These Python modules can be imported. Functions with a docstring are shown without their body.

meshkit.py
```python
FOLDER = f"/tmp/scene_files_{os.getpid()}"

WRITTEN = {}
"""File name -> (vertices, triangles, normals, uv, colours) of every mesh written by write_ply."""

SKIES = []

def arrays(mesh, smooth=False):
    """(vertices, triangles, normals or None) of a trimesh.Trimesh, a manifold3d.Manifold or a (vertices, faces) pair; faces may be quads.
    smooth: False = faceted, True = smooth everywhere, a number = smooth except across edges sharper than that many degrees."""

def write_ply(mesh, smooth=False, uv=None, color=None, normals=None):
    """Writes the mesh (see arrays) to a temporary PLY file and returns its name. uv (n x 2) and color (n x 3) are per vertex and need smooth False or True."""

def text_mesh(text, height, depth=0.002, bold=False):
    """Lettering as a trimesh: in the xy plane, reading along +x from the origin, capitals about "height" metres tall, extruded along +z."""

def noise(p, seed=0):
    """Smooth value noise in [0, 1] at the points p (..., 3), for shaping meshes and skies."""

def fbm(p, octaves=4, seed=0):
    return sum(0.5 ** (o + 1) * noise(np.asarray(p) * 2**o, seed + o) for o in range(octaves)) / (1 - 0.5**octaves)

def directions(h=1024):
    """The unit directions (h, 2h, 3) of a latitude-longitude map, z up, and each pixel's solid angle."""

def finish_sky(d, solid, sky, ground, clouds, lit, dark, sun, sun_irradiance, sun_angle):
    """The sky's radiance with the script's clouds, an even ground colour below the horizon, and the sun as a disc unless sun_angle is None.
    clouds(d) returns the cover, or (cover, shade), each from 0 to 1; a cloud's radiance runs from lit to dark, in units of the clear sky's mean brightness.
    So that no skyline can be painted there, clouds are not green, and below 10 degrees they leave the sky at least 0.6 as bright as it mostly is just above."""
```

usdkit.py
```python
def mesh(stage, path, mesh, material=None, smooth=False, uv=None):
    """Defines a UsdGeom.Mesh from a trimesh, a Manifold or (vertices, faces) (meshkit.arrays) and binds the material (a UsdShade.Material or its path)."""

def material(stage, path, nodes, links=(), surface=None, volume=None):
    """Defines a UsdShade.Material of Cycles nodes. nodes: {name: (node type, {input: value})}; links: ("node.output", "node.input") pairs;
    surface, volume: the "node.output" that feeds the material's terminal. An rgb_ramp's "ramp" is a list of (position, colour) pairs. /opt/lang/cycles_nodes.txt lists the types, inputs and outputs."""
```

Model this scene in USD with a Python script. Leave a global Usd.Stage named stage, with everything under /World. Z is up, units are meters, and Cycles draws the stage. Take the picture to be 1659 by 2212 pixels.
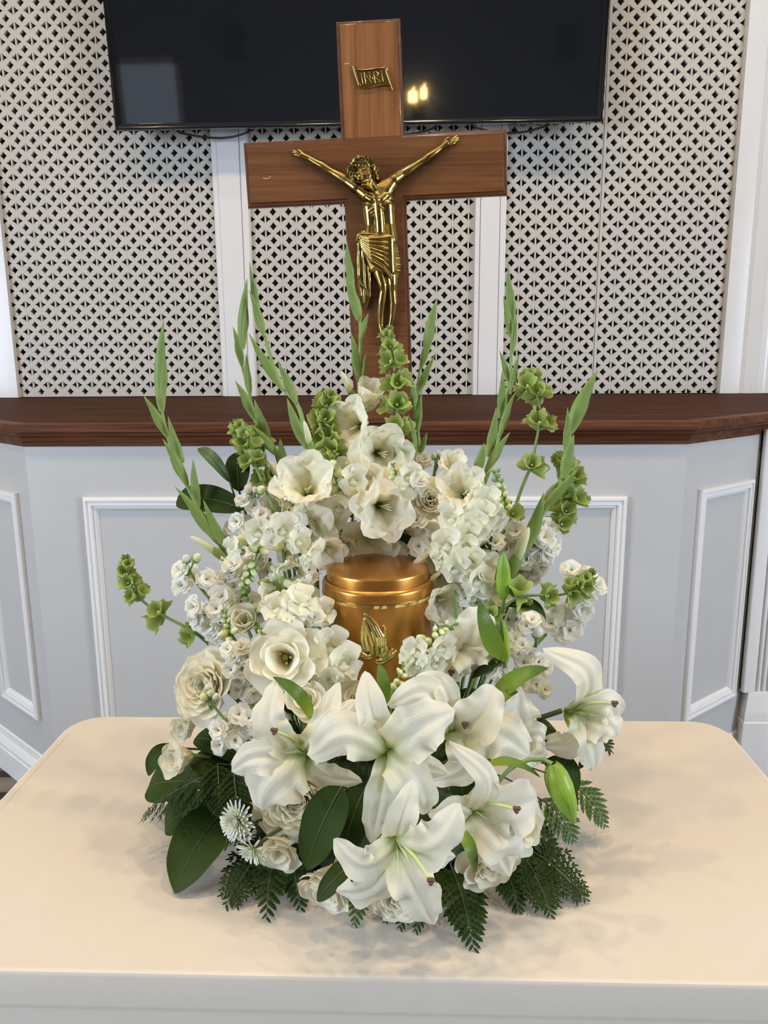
import math, numpy as np, trimesh, shapely.geometry as sg, shapely.affinity as sa, manifold3d as m3, usdkit, meshkit
from pxr import Usd, UsdGeom, UsdLux, Gf, Sdf, UsdShade, Vt
stage = Usd.Stage.CreateInMemory()
UsdGeom.Xform.Define(stage, '/World')
A = np.array
# ------------------------------------------------------------------ camera, lights, exposure
PITCH, YAW, ROLL, FPX, EYE = math.radians(11.48), math.radians(1.95), math.radians(0.437), 1655.0, A([0, 0, 1.41])
FWD = A([-math.sin(YAW) * math.cos(PITCH), math.cos(YAW) * math.cos(PITCH), -math.sin(PITCH)])
_r0 = A([math.cos(YAW), math.sin(YAW), 0]); _u0 = np.cross(_r0, FWD)
RIGHT = math.cos(ROLL) * _r0 - math.sin(ROLL) * _u0
UP = math.sin(ROLL) * _r0 + math.cos(ROLL) * _u0
cam = UsdGeom.Camera.Define(stage, '/World/camera')
cam.AddTransformOp().Set(Gf.Matrix4d(*[float(x) for row in ((*RIGHT, 0), (*UP, 0), (*(-FWD), 0), (*EYE, 1)) for x in row]))
cam.CreateHorizontalApertureAttr(36.0); cam.CreateVerticalApertureAttr(36.0 * 2212 / 1659)
cam.CreateFocalLengthAttr(36.0 * FPX / 1659); cam.CreateExposureAttr(0.17)
cam.CreateClippingRangeAttr((0.05, 100.0))
def ray(x, y): return FWD + RIGHT * (x - 829.5) / FPX - UP * (y - 1106) / FPX
def at(x, y, Y): d = ray(x, y); return EYE + d * (Y / d[1])            # point of the picture's ray at depth Y
def on(x, y, Z): d = ray(x, y); return EYE + d * ((Z - EYE[2]) / d[2])  # ... at height Z
def onp(x, y, p0, n): d = ray(x, y); return EYE + d * (np.dot(p0 - EYE, n) / np.dot(d, n))
def light(kind, name, pos, look, color, power, **kw):
    l = getattr(UsdLux, kind).Define(stage, '/World/' + name)
    pos, look = A(pos, float), A(look, float)
    z = pos - look; z /= np.linalg.norm(z); x = np.cross([0, 0, 1.0] if abs(z[2]) < .99 else [0, 1.0, 0], z); x /= np.linalg.norm(x); y = np.cross(z, x)
    l.AddTransformOp().Set(Gf.Matrix4d(*[float(q) for row in ((*x, 0), (*y, 0), (*z, 0), (*pos, 1)) for q in row]))
    l.CreateColorAttr(Gf.Vec3f(*color)); l.CreateIntensityAttr(power); l.CreateNormalizeAttr(False)
    for k, v in kw.items(): getattr(l, 'Create%sAttr' % k)(v)
    return l
WARM, COOL = (1.0, .74, .43), (.67, .81, 1.0)
CEIL = 5.0
LAMPS = [(-.78, .70, .92), (.86, .66, .92), (-2.3, .45, 1.25), (2.3, .45, 1.25), (.1, 1.75, .45), (-1.2, -2.0, .32), (1.2, -2.0, .32)]
for i, (x, y, p) in enumerate(LAMPS):
    light('DiskLight', 'ceiling_light_glow_%03d' % i, (x, y, CEIL - .04), (x, y, 0), WARM if y > -1 else (1.0, .90, .78), 345 * p, Radius=.095)
light('RectLight', 'window_light_left', (-4.45, -.9, 1.8), (-.6, 1.6, .9), COOL, 18.5, Width=2.6, Height=1.9)
light('RectLight', 'window_light_right', (4.45, -.5, 1.8), (.6, 1.6, .9), COOL, 17, Width=2.6, Height=1.9)

# ------------------------------------------------------------------ helpers
used = {}
class Node:
    def __init__(s, path, base): s.path, s.base = path, base
def uniq(parent, name):
    k = parent + '/' + name; n = used.get(k, 0); used[k] = n + 1
    return k if n == 0 else '%s_%03d' % (k, n)
def data(prim, **kw):
    for k, v in kw.items():
        if v: prim.SetCustomDataByKey(k, v)
def thing(name, label, category, base, group=None, kind=None):
    path = uniq('/World', name); x = UsdGeom.Xform.Define(stage, path); base = A(base, float)
    x.AddTranslateOp().Set(Gf.Vec3d(*map(float, base)))
    data(x.GetPrim(), label=label, category=category, group=group, kind=kind)
    return Node(path, base)
def vf(mesh):
    if isinstance(mesh, trimesh.Trimesh): return np.array(mesh.vertices), np.array(mesh.faces)
    if hasattr(mesh, 'to_mesh'):
        m = mesh.to_mesh(); return np.array(m.vert_properties[:, :3], float), np.array(m.tri_verts)
    return A(mesh[0], float), A(mesh[1], int)
def part(parent, name, mesh, mat, smooth=True, label=None, kind=None):
    uv = mesh[2] if isinstance(mesh, tuple) and len(mesh) > 2 else None
    v, f = vf(mesh)
    if f.shape[1] == 4: f = np.vstack([f[:, [0, 1, 2]], f[:, [0, 2, 3]]])
    path = uniq(parent.path, name)
    pm = usdkit.mesh(stage, path, (v - parent.base, f), MATS[mat], smooth=smooth, uv=uv)
    data(pm.GetPrim(), label=label, kind=kind)
    return Node(path, parent.base)
ROOT = Node('/World', np.zeros(3))
def solo(name, label, category, mesh, mat, smooth=True, group=None, kind=None):
    n = part(ROOT, name, mesh, mat, smooth); data(stage.GetPrimAtPath(n.path), label=label, category=category, group=group, kind=kind); return n
def struct(name, mesh, mat, label=None, smooth=30): 
    n = part(ROOT, name, mesh, mat, smooth, label, 'structure'); return n
def join(ms):
    V, Fs, U, n = [], [], [], 0
    for m in ms:
        v, f = vf(m)
        if f.shape[1] == 4: f = np.vstack([f[:, [0, 1, 2]], f[:, [0, 2, 3]]])
        V.append(v); Fs.append(f + n); n += len(v); U.append(m[2] if isinstance(m, tuple) and len(m) > 2 else np.zeros((len(v), 2)))
    return np.vstack(V), np.vstack(Fs), np.vstack(U)
def box(lo, hi, r=0.0, seg=1):
    lo, hi = A(lo, float), A(hi, float)
    if r <= 0:
        b = trimesh.creation.box(hi - lo); b.apply_translation((lo + hi) / 2); return vf(b)
    c = [m3.Manifold.sphere(r, 8 if seg == 1 else 16).translate([x, y, z]) for x in (lo[0] + r, hi[0] - r) for y in (lo[1] + r, hi[1] - r) for z in (lo[2] + r, hi[2] - r)]
    return vf(m3.Manifold.batch_hull(c))
def tube(pts, r, n=8, cap=True):
    p = A(pts, float); r = np.broadcast_to(A(r, float), (len(p),))
    t = np.gradient(p, axis=0); t /= np.linalg.norm(t, axis=1, keepdims=True) + 1e-12
    u = np.cross(t[0], [0, 0, 1.0] if abs(t[0, 2]) < .9 else [1.0, 0, 0]); V = []
    for k in range(len(p)):
        u = u - t[k] * (u @ t[k]); u /= np.linalg.norm(u); w = np.cross(t[k], u)
        a = np.arange(n) * 2 * np.pi / n
        V.append(p[k] + r[k] * (np.cos(a)[:, None] * u + np.sin(a)[:, None] * w))
    V = np.vstack(V); i = np.arange(n); j = (i + 1) % n
    Fq = np.vstack([np.stack([k * n + i, k * n + j, (k + 1) * n + j, (k + 1) * n + i], 1) for k in range(len(p) - 1)])
    F = np.vstack([Fq[:, [0, 1, 2]], Fq[:, [0, 2, 3]]])
    if cap:
        c0, c1 = len(V), len(V) + 1; V = np.vstack([V, p[:1], p[-1:]])
        F = np.vstack([F, np.stack([j, i, np.full(n, c0)], 1), np.stack([(len(p) - 1) * n + i, (len(p) - 1) * n + j, np.full(n, c1)], 1)])
    return V, F
def spline(pts, n=16):
    p = A(pts, float)
    if len(p) == 2: return p[0] + (p[1] - p[0]) * np.linspace(0, 1, n)[:, None]
    from scipy.interpolate import CubicSpline
    d = np.r_[0, np.cumsum(np.linalg.norm(np.diff(p, axis=0), axis=1))]
    return CubicSpline(d, p)(np.linspace(0, d[-1], n))
def lathe(prof, n=48, cap=True):
    pr = A(prof, float); a = np.arange(n) * 2 * np.pi / n
    V = np.vstack([np.stack([r * np.cos(a), r * np.sin(a), np.full(n, z)], 1) for r, z in pr]); i = np.arange(n); j = (i + 1) % n
    F = np.vstack([np.stack([k * n + i, k * n + j, (k + 1) * n + j, (k + 1) * n + i], 1) for k in range(len(pr) - 1)])
    return V, np.vstack([F[:, [0, 1, 2]], F[:, [0, 2, 3]]])
def inset(pts, d):
    p = A(pts, float); a = p - np.roll(p, 1, 0); b = np.roll(p, -1, 0) - p
    a /= np.linalg.norm(a, axis=1, keepdims=True); b /= np.linalg.norm(b, axis=1, keepdims=True)
    na, nb = np.stack([-a[:, 1], a[:, 0]], 1), np.stack([-b[:, 1], b[:, 0]], 1)
    m = na + nb; m /= np.maximum((m * na).sum(1), .2)[:, None]
    return p + m * d
def prism(pts, prof, cap0=True, cap1=True):
    """Closed outline (counter-clockwise) lofted through (inset, z) steps."""
    p = A(pts, float)
    if sg.Polygon(p).exterior.is_ccw is False: p = p[::-1]
    n = len(p); L = [np.c_[inset(p, d), np.full(n, z)] for d, z in prof]; V = np.vstack(L); i = np.arange(n); j = (i + 1) % n
    F = np.vstack([np.stack([k * n + i, k * n + j, (k + 1) * n + j, (k + 1) * n + i], 1) for k in range(len(L) - 1)])
    F = np.vstack([F[:, [0, 1, 2]], F[:, [0, 2, 3]]])
    def capf(loop, off, flip):
        t = m3.triangulate([np.ascontiguousarray(loop[:, :2])]); t = A(t, int)
        return (t[:, ::-1] if flip else t) + off
    Fs = [F]
    if cap0: Fs.append(capf(L[0], 0, True))
    if cap1: Fs.append(capf(L[-1], (len(L) - 1) * n, False))
    return V, np.vstack(Fs)
def place(mesh, R, t):
    v, f = vf(mesh); out = (v @ A(R, float).T + A(t, float), f)
    return out + (mesh[2],) if isinstance(mesh, tuple) and len(mesh) > 2 else out
def frame(axis, up=(0, 0, 1)):
    z = A(axis, float); z /= np.linalg.norm(z); up = A(up, float)
    if abs(z @ up) > .98 * np.linalg.norm(up): up = A([0, 1.0, 0])
    x = np.cross(up, z); x /= np.linalg.norm(x); return np.stack([x, np.cross(z, x), z], 1)
def rotz(a): c, s = math.cos(a), math.sin(a); return A([[c, -s, 0], [s, c, 0], [0, 0, 1.0]])
UPY = A([[1.0, 0, 0], [0, 0, -1.0], [0, 1.0, 0]])   # local (x, y, z-out) -> world (x, -z, y): outlines that stand upright, facing the viewer

# ------------------------------------------------------------------ materials
MATS = {}
def mat(name, nodes, links, surface): MATS[name] = usdkit.material(stage, '/World/Looks/' + name, nodes, links, surface=surface)
def plain(name, col, rough=.5, metal=0., var=.0, scale=8., bump=0., bscale=60., **kw):
    nodes = {'p': ('principled_bsdf', dict(base_color=col, roughness=rough, metallic=metal, **kw))}; links = []
    if var:
        nodes['g'] = ('geometry', {}); nodes['n'] = ('noise_texture', dict(scale=scale, detail=4.))
        nodes['r'] = ('rgb_ramp', dict(ramp=[(.3, [c * (1 - var) for c in col]), (.7, [min(1, c * (1 + var)) for c in col])]))
        links += [('g.position', 'n.vector'), ('n.fac', 'r.fac'), ('r.color', 'p.base_color')]
    if bump:
        nodes['g'] = ('geometry', {}); nodes['bn'] = ('noise_texture', dict(scale=bscale, detail=3.)); nodes['b'] = ('bump', dict(strength=bump, distance=.002))
        links += [('g.position', 'bn.vector'), ('bn.fac', 'b.height'), ('b.normal', 'p.normal')]
    mat(name, nodes, links, 'p.BSDF')
def wood(name, cols, axis, rough=.35, scale=1., coat=0., bump=.15, spec=.5):
    sc = [38., 38., 38.]; sc[axis] = 1.6
    sc2 = [160., 160., 160.]; sc2[axis] = 5.
    mat(name, {'g': ('geometry', {}), 'm': ('mapping', dict(scale=[s * scale for s in sc])), 'n': ('noise_texture', dict(scale=1., detail=6., roughness=.6, distortion=.6)),
               'm2': ('mapping', dict(scale=[s * scale for s in sc2])), 'n2': ('noise_texture', dict(scale=1., detail=3.)), 'mx': ('mix_float', dict(fac=.38)),
               'r': ('rgb_ramp', dict(ramp=[(.3, cols[0]), (.48, cols[1]), (.66, cols[2])])), 'b': ('bump', dict(strength=bump, distance=.0006)),
               'p': ('principled_bsdf', dict(roughness=rough, coat_weight=coat, coat_roughness=.15, specular_ior_level=spec))},
        [('g.position', 'm.vector'), ('m.vector', 'n.vector'), ('g.position', 'm2.vector'), ('m2.vector', 'n2.vector'), ('n.fac', 'mx.a'), ('n2.fac', 'mx.b'), ('mx.result', 'r.fac'),
         ('r.color', 'p.base_color'), ('mx.result', 'b.height'), ('b.normal', 'p.normal')], 'p.BSDF')
plain('white_paint', (.69, .68, .67), .28, bump=.05, bscale=40)
plain('grey_paint', (.455, .45, .44), .38, var=.015)
plain('lattice_paint', (.49, .457, .40), .5, var=.03, scale=14)
plain('grille_cloth', (.06, .07, .068), .9, var=.3, scale=90)
plain('room_paint', (.55, .50, .42), .7)
plain('rear_paint', (.17, .185, .22), .7)
plain('ceiling_paint', (.70, .68, .64), .8)
plain('tv_black', (.006, .006, .007), .12)
plain('tv_screen', (.008, .0095, .013), .035, specular_ior_level=.75)
plain('cloth', (.645, .585, .50), .75, var=.012, scale=30, bump=.06, bscale=900, sheen_weight=.15)
plain('thread', (.45, .38, .33), .8)
plain('black_plastic', (.012, .012, .012), .35)
plain('scuff', (.75,.62,.45), .5)
plain('cord', (.02, .014, .01), .5)
wood('ledge_wood', [(.034, .010, .004), (.085, .029, .012), (.15, .058, .026)], 0, .5, coat=.0, spec=.12)
wood('ledge_top', [(.022, .007, .003), (.055, .019, .008), (.10, .038, .017)], 0, .6, coat=.0, spec=.03)
wood('cross_wood', [(.056, .019, .004), (.118, .042, .011), (.17, .067, .020)], 0, .36, coat=.1)
wood('cross_wood_upright', [(.092, .031, .008), (.185, .070, .020), (.25, .108, .035)], 2, .36, coat=.1)
plain('cross_edge', (.105, .036, .014), .22, var=.25, scale=25, coat_weight=.3)
plain('brass', (.33, .23, .07), .23, 1., var=.35, scale=35)
plain('brass_dark', (.16, .105, .04), .35, 1.)
plain('brass_bright', (.66, .48, .16), .14, 1.)
plain('urn_bronze', (.52, .235, .045), .30, .85, var=.10, scale=22, bump=.05, bscale=1500, coat_weight=.25, coat_roughness=.12)
plain('gold', (.86, .70, .30), .09, 1.)
plain('carpet_pale', (.12, .10, .085), .95)
mat('carpet', {'g': ('geometry', {}),
               'w': ('wave_texture', dict(wave_type='rings', scale=3.2, distortion=14., detail=2., detail_scale=.55)), 'r': ('rgb_ramp', dict(ramp=[(.0, (.022, .014, .012)), (.22, (.03, .02, .016)), (.34, (.15, .12, .10)), (1, (.20, .165, .135))])),
               'p': ('principled_bsdf', dict(roughness=.95))}, [('g.position', 'w.vector'), ('w.fac', 'r.fac'), ('r.color', 'p.base_color')], 'p.BSDF')
mat('lamp_glow', {'e': ('emission', dict(color=(1, .66, .24), strength=42.))}, [], 'e.emission')
mat('pane_glow', {'e': ('emission', dict(color=(.70, .82, 1.), strength=.95))}, [], 'e.emission')
mat('down_glow', {'e': ('emission', dict(color=(1, .77, .5), strength=30.))}, [], 'e.emission')

# ------------------------------------------------------------------ the room
YB, LZ = 3.70, 1.229
struct('floor', box((-4.6, -5, -.05), (4.6, 4, 0)), 'carpet')
struct('ceiling', box((-4.6, -5, CEIL), (4.6, 4, CEIL + .05)), 'ceiling_paint')
struct('wall_left', box((-4.65, -5, 0), (-4.6, 4, CEIL)), 'room_paint')
struct('wall_right', box((4.6, -5, 0), (4.65, 4, CEIL)), 'room_paint')
wr = struct('wall_rear', box((-4.6, -5.05, 0), (4.6, -5, CEIL)), 'rear_paint')
struct('wall_far', box((-4.6, YB + .075, 0), (4.6, YB + .12, CEIL)), 'grille_cloth', 'dark cloth backing behind the pierced lattice panels')
# pierced lattice
PX, PZ = .0717, .0628
def star(cx, cz, a, b, bow):
    k = A([(a, 0), (0, b), (-a, 0), (0, -b)], float); out = []
    for i in range(4):
        p, q = k[i], k[(i + 1) % 4]
        for t in (0, .25, .5, .75):
            m = p + (q - p) * t; out.append(m * (1 - bow * 4 * t * (1 - t)))
    return A(out) + [cx, cz]
lat = thing('wall_lattice', 'white painted lattice screen of star-shaped holes around the television', 'wall screen', (0, YB, LZ), kind='structure')
def lattice(x0, x1, ref, name='lattice_panel'):
    rx, _, rz = at(ref[0], ref[1], YB); z0, z1 = LZ + .001, CEIL - .02
    holes = []
    for j in range(int((z0 - rz) / PZ) - 2, int((z1 - rz) / PZ) + 2):
        for i in range(int((x0 - rx) / PX) - 2, int((x1 - rx) / PX) + 2):
            x, z = rx + i * PX, rz + j * PZ
            if x0 + .012 < x < x1 - .012 and z0 - .004 < z < z1: holes.append(star(x, z, .0164, .0182, .10))
            x, z = x + PX / 2, z + PZ / 2
            for sgn in (-1, 1):
                if x0 + .002 < x + sgn * .01 < x1 - .002 and z0 - .004 < z < z1:
                    s = star(x, z, .0262, .0202, .12); s = s[(s[:, 0] - x) * sgn > -1e-9]
                    s[:, 0] = np.where((s[:, 0] - x) * sgn < .0036, x + sgn * .0036, s[:, 0])
                    s = s[np.argsort(np.arctan2(s[:, 1] - z, s[:, 0] - x - sgn * .011))]
                    holes.append(s)
    cs = m3.CrossSection([A([(x0, z0), (x1, z0), (x1, z1), (x0, z1)])]) - m3.CrossSection(holes, m3.FillRule.Positive)
    part(lat, name, place(cs.extrude(.014), UPY, (0, YB + .014, 0)), 'lattice_paint', 35)
for x0, x1, ref in [(-1.885, -.885, (212.5, 396.6)), (-.735, .305, (725, 518)), (.43, .8635, (1179.5, 345.5)), (.866, 1.45, (1329.5, 241.9))]: lattice(x0, x1, ref)
# white pilasters and casings over the screen
def casing(name, x0, x1, beads, y=YB, t=.02, z0=LZ, z1=CEIL, label=None):
    """A tall board with a profile across its width: (position 0..1, height out of the wall)."""
    pr = [(x0 + (x1 - x0) * u, h) for u, h in beads]
    sec = [(x0, 0)] + pr + [(x1, 0)]
    V, F = prism([(x, -h) for x, h in sec], [(0, z0), (0, z1)])
    V = V + [0, y, 0]
    return struct(name, (V, F), 'white_paint', label)
casing('trim_1', -.893, -.727, [(0, .02), (.04, .024), (.16, .024), (.18, .030), (.76, .030), (.78, .022), (.80, .030), (.96, .030), (1, .022)], label='white pilaster board under the left part of the television')
casing('trim_2', .297, .438, [(0, .022), (.02, .030), (.15, .030), (.17, .022), (.19, .030), (.78, .030), (.80, .022), (.82, .028), (1, .026)], label='white pilaster board right of the crucifix upright')
FL = [(0, .03), (.10, .034), (.17, .034), (.19, .024), (.21, .034), (.27, .040), (.30, .034), (.33, .040), (.38, .034), (.42, .030), (.52, .044), (.55, .036), (.72, .050), (.76, .044), (1, .05)]
casing('trim_3', 1.45, 1.95, FL, label='wide moulded white casing at the right end of the lattice')
casing('trim_4', -2.40, -1.885, [(1 - u, h) for u, h in FL][::-1], label='wide moulded white casing at the left end of the lattice')
struct('wall_back', join([box((-4.6, YB - .01, LZ), (-2.4, YB + .05, CEIL)), box((1.95, YB - .01, LZ), (4.6, YB + .05, CEIL))]), 'room_paint')
# the projecting lower bay
c40, s40 = math.cos(math.radians(40)), math.sin(math.radians(40))
WL, WR, WY = -1.111, .779, 2.17
RE, LE = A([WR + .455 * c40, WY + .455 * s40]), A([WL - .60 * c40, WY + .60 * s40])
def slab(p, q, z0, z1, t, mat_, name, label=None):
    p, q = A(p), A(q); d = (q - p) / np.linalg.norm(q - p); n = A([-d[1], d[0]]) * t
    return struct(name, prism([p, q, q + n, p + n], [(0, z0), (0, z1)]), mat_, label)
slab((WL, WY), (WR, WY), 0, LZ - .03, .05, 'grey_paint', 'wall_front')
slab((WR, WY), RE + .03 * A([c40, s40]), 0, LZ - .03, .05, 'grey_paint', 'wall_angled_right')
slab(LE, (WL, WY), 0, LZ - .03, .05, 'grey_paint', 'wall_angled_left')
slab(RE + [.08, .02], (4.6, RE[1] + .30), 0, LZ - .07, .05, 'room_paint', 'wall_return_right')
slab((-4.6, LE[1] + .30), LE + [-.08, .02], 0, LZ - .07, .05, 'room_paint', 'wall_return_left')
# picture-frame mouldings on the bay
MP = [(0, 0), (.0, .012), (.003, .017), (.010, .018), (.013, .013), (.016, .015), (.024, .015), (.027, .008), (.031, .010), (.036, .007), (.041, .0)]
def moulding(name, org, ux, w, z0, z1, label):
    """Four mitred lengths round a rectangle on the wall; ux runs along the wall."""
    ux = A([*ux, 0.0]); n = A([ux[1], -ux[0], 0]); org = A([*org, 0.0])
    t = Node(uniq('/World', name), org); x = UsdGeom.Xform.Define(stage, t.path); x.AddTranslateOp().Set(Gf.Vec3d(*map(float, org)))
    data(x.GetPrim(), label=label, kind='structure')
    C = [(0, z0), (w, z0), (w, z1), (0, z1)]; ins = [inset(A(C, float), d) for d, _ in MP]
    for k in range(4):
        V = []
        for e in (k, (k + 1) % 4):
            for (d, h), c in zip(MP, ins): V.append(org + ux * c[e, 0] + A([0, 0, c[e, 1]]) + n * h)
        m = len(MP); V = A(V); i = np.arange(m - 1)
        F = np.vstack([np.stack([i, m + i, m + i + 1], 1), np.stack([i, m + i + 1, i + 1], 1)])
        part(t, 'moulding_length', (V, F), 'white_paint', 30)
a, b = at(181, 1073, WY), at(1353.5, 1071.5, WY)
moulding('trim_5', (a[0], WY), (1, 0), b[0] - a[0], .24, (a[2] + b[2]) / 2, 'white rectangular panel moulding on the front of the bay')
nr = A([s40, -c40, 0]); p0 = A([WR, WY, 0]); ur = A([c40, s40])
q = [onp(x, y, p0, nr) for x, y in ((1508, 1061), (1622, 1030), (1581, 1500))]; s = [(v - p0)[:2] @ ur for v in q]
moulding('trim_6', (WR + ur[0] * s[0], WY + ur[1] * s[0]), ur, s[1] - s[0], q[2][2], (q[0][2] + q[1][2]) / 2, 'narrow white panel moulding on the right angled side of the bay')
nl = A([-s40, -c40, 0]); p0 = A([LE[0], LE[1], 0]); ul = A([c40, -s40])
q = [onp(x, y, p0, nl) for x, y in ((40.5, 1065), (97.5, 1575), (11.4, 1486))]; s = [(v - p0)[:2] @ ul for v in q]
moulding('trim_7', (LE[0] + ul[0] * s[2], LE[1] + ul[1] * s[2]), ul, s[0] - s[2], (q[1][2] + q[2][2]) / 2, q[0][2], 'narrow white panel moulding on the left angled side of the bay')
# skirting
BP = [(0, 0), (.020, 0), (.020, .085), (.016, .09), (.016, .10), (.020, .105), (.012, .122), (.006, .128), (.004, .15), (0, .155)]
def skirting(name, p, q, e0, e1, label):
    p, q = A(p), A(q); d = (q - p) / np.linalg.norm(q - p); n = A([d[1], -d[0]]); V = []
    for base, ext in ((p, -e0), (q, e1)):
        for t, z in BP: V.append([*(base + n * t + d * ext * t), z])
    m = len(BP); i = np.arange(m - 1); F = np.vstack([np.stack([i, m + i, m + i + 1], 1), np.stack([i, m + i + 1, i + 1], 1)])
    struct(name, (A(V), F), 'white_paint', label)
tk = math.tan(math.radians(20))
skirting('baseboard_front', (WL, WY), (WR, WY), tk, tk, 'white skirting along the front of the bay')
skirting('baseboard_right', (WR, WY), RE, tk, 0, 'white skirting along the right angled side of the bay')
skirting('baseboard_left', LE, (WL, WY), 0, tk, 'white skirting along the left angled side of the bay')
# corner posts at the ends of the angled sides, each on a plinth block
for nm, e, sg_ in (('trim_8', RE, 1), ('trim_9', LE, -1)):
    t = Node(uniq('/World', nm), A([*e, 0.0])); x = UsdGeom.Xform.Define(stage, t.path); x.AddTranslateOp().Set(Gf.Vec3d(*map(float, t.base)))
    data(x.GetPrim(), label='fluted white corner post on a plinth at the %s end of the bay' % ('right' if sg_ > 0 else 'left'), kind='structure')
    X = lambda u: e[0] + sg_ * u
    def bx(u0, u1, y0, y1, z0, z1, r=.003): return box((min(X(u0), X(u1)), e[1] + y0, z0), (max(X(u0), X(u1)), e[1] + y1, z1), r)
    part(t, 'post', join([bx(-.02, .105, -.03, .08, .30, LZ - .05), bx(-.02, .022, -.045, .0, .30, LZ - .05, .006), bx(.03, .04, -.04, .0, .30, LZ - .05, .004), bx(.048, .058, -.04, .0, .30, LZ - .05, .004), bx(.07, .10, -.045, .0, .30, LZ - .05, .004)]), 'white_paint', 30)
    pl = prism([(X(u), e[1] + v) for u, v in ((-.015, -.06), (.115, -.06), (.115, .08), (-.015, .08))][::sg_], [(0, 0), (0, .20), (.004, .205), (.004, .235), (.006, .24), (.014, .30), (.016, .305)])
    part(t, 'plinth', pl, 'white_paint', 30)
# wooden ledge on top of the bay
OV = .034
n1, n2 = (WL - OV * tk, WY - OV), (WR + OV * tk, WY - OV)
nL = [(-4.6, LE[1] + .34), (n1[0] - .86 * c40, n1[1] + .86 * s40), n1, n2, (n2[0] + .86 * c40, n2[1] + .86 * s40), (4.6, n2[1] + .86 * s40 + .1), (4.6, YB), (-4.6, YB)]
led = thing('ledge', 'long dark brown wooden ledge running along the wall under the lattice', 'ledge', (0, WY, LZ))
NP = [(.05, LZ - .026), (.005, LZ - .026), (.001, LZ - .0235), (0, LZ - .020), (0, LZ - .006), (.0012, LZ - .002), (.004, LZ), (.05, LZ)]
loops = [np.c_[inset(A(nL), d), np.full(len(nL), z)][:6] for d, z in NP]; V = np.vstack(loops); i = np.arange(5)
part(led, 'nosing', (V, np.vstack([np.vstack([np.stack([k * 6 + i, k * 6 + i + 1, (k + 1) * 6 + i + 1], 1), np.stack([k * 6 + i, (k + 1) * 6 + i + 1, (k + 1) * 6 + i], 1)]) for k in range(len(NP) - 1)])), 'ledge_wood', 35)
poly = sg.Polygon(inset(A(nL), .0506))
for y0, y1 in ((2.0, 2.436), (2.436, 2.78), (2.78, 3.2), (3.2, YB)):
    g = poly.intersection(sg.box(-4.6, y0 + .0007, 4.6, y1 - .0007)); o = np.array(g.exterior.coords)[:-1]
    part(led, 'board', prism(o, [(0, LZ - .026), (0, LZ - .001), (.0008, LZ)]), 'ledge_top', 40)
def off(o): return [(-4.6, LE[1] + .40)] + [tuple(p) for p in inset(A(nL), o)[1:5]] + [(4.6, RE[1] + .40), (4.6, YB), (-4.6, YB)]
part(led, 'bed_moulding', prism(nL, [(.030, LZ - .066), (.029, LZ - .056), (.024, LZ - .050), (.022, LZ - .040), (.012, LZ - .034), (.010, LZ - .0262)], True, True), 'ledge_wood', 30)

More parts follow.
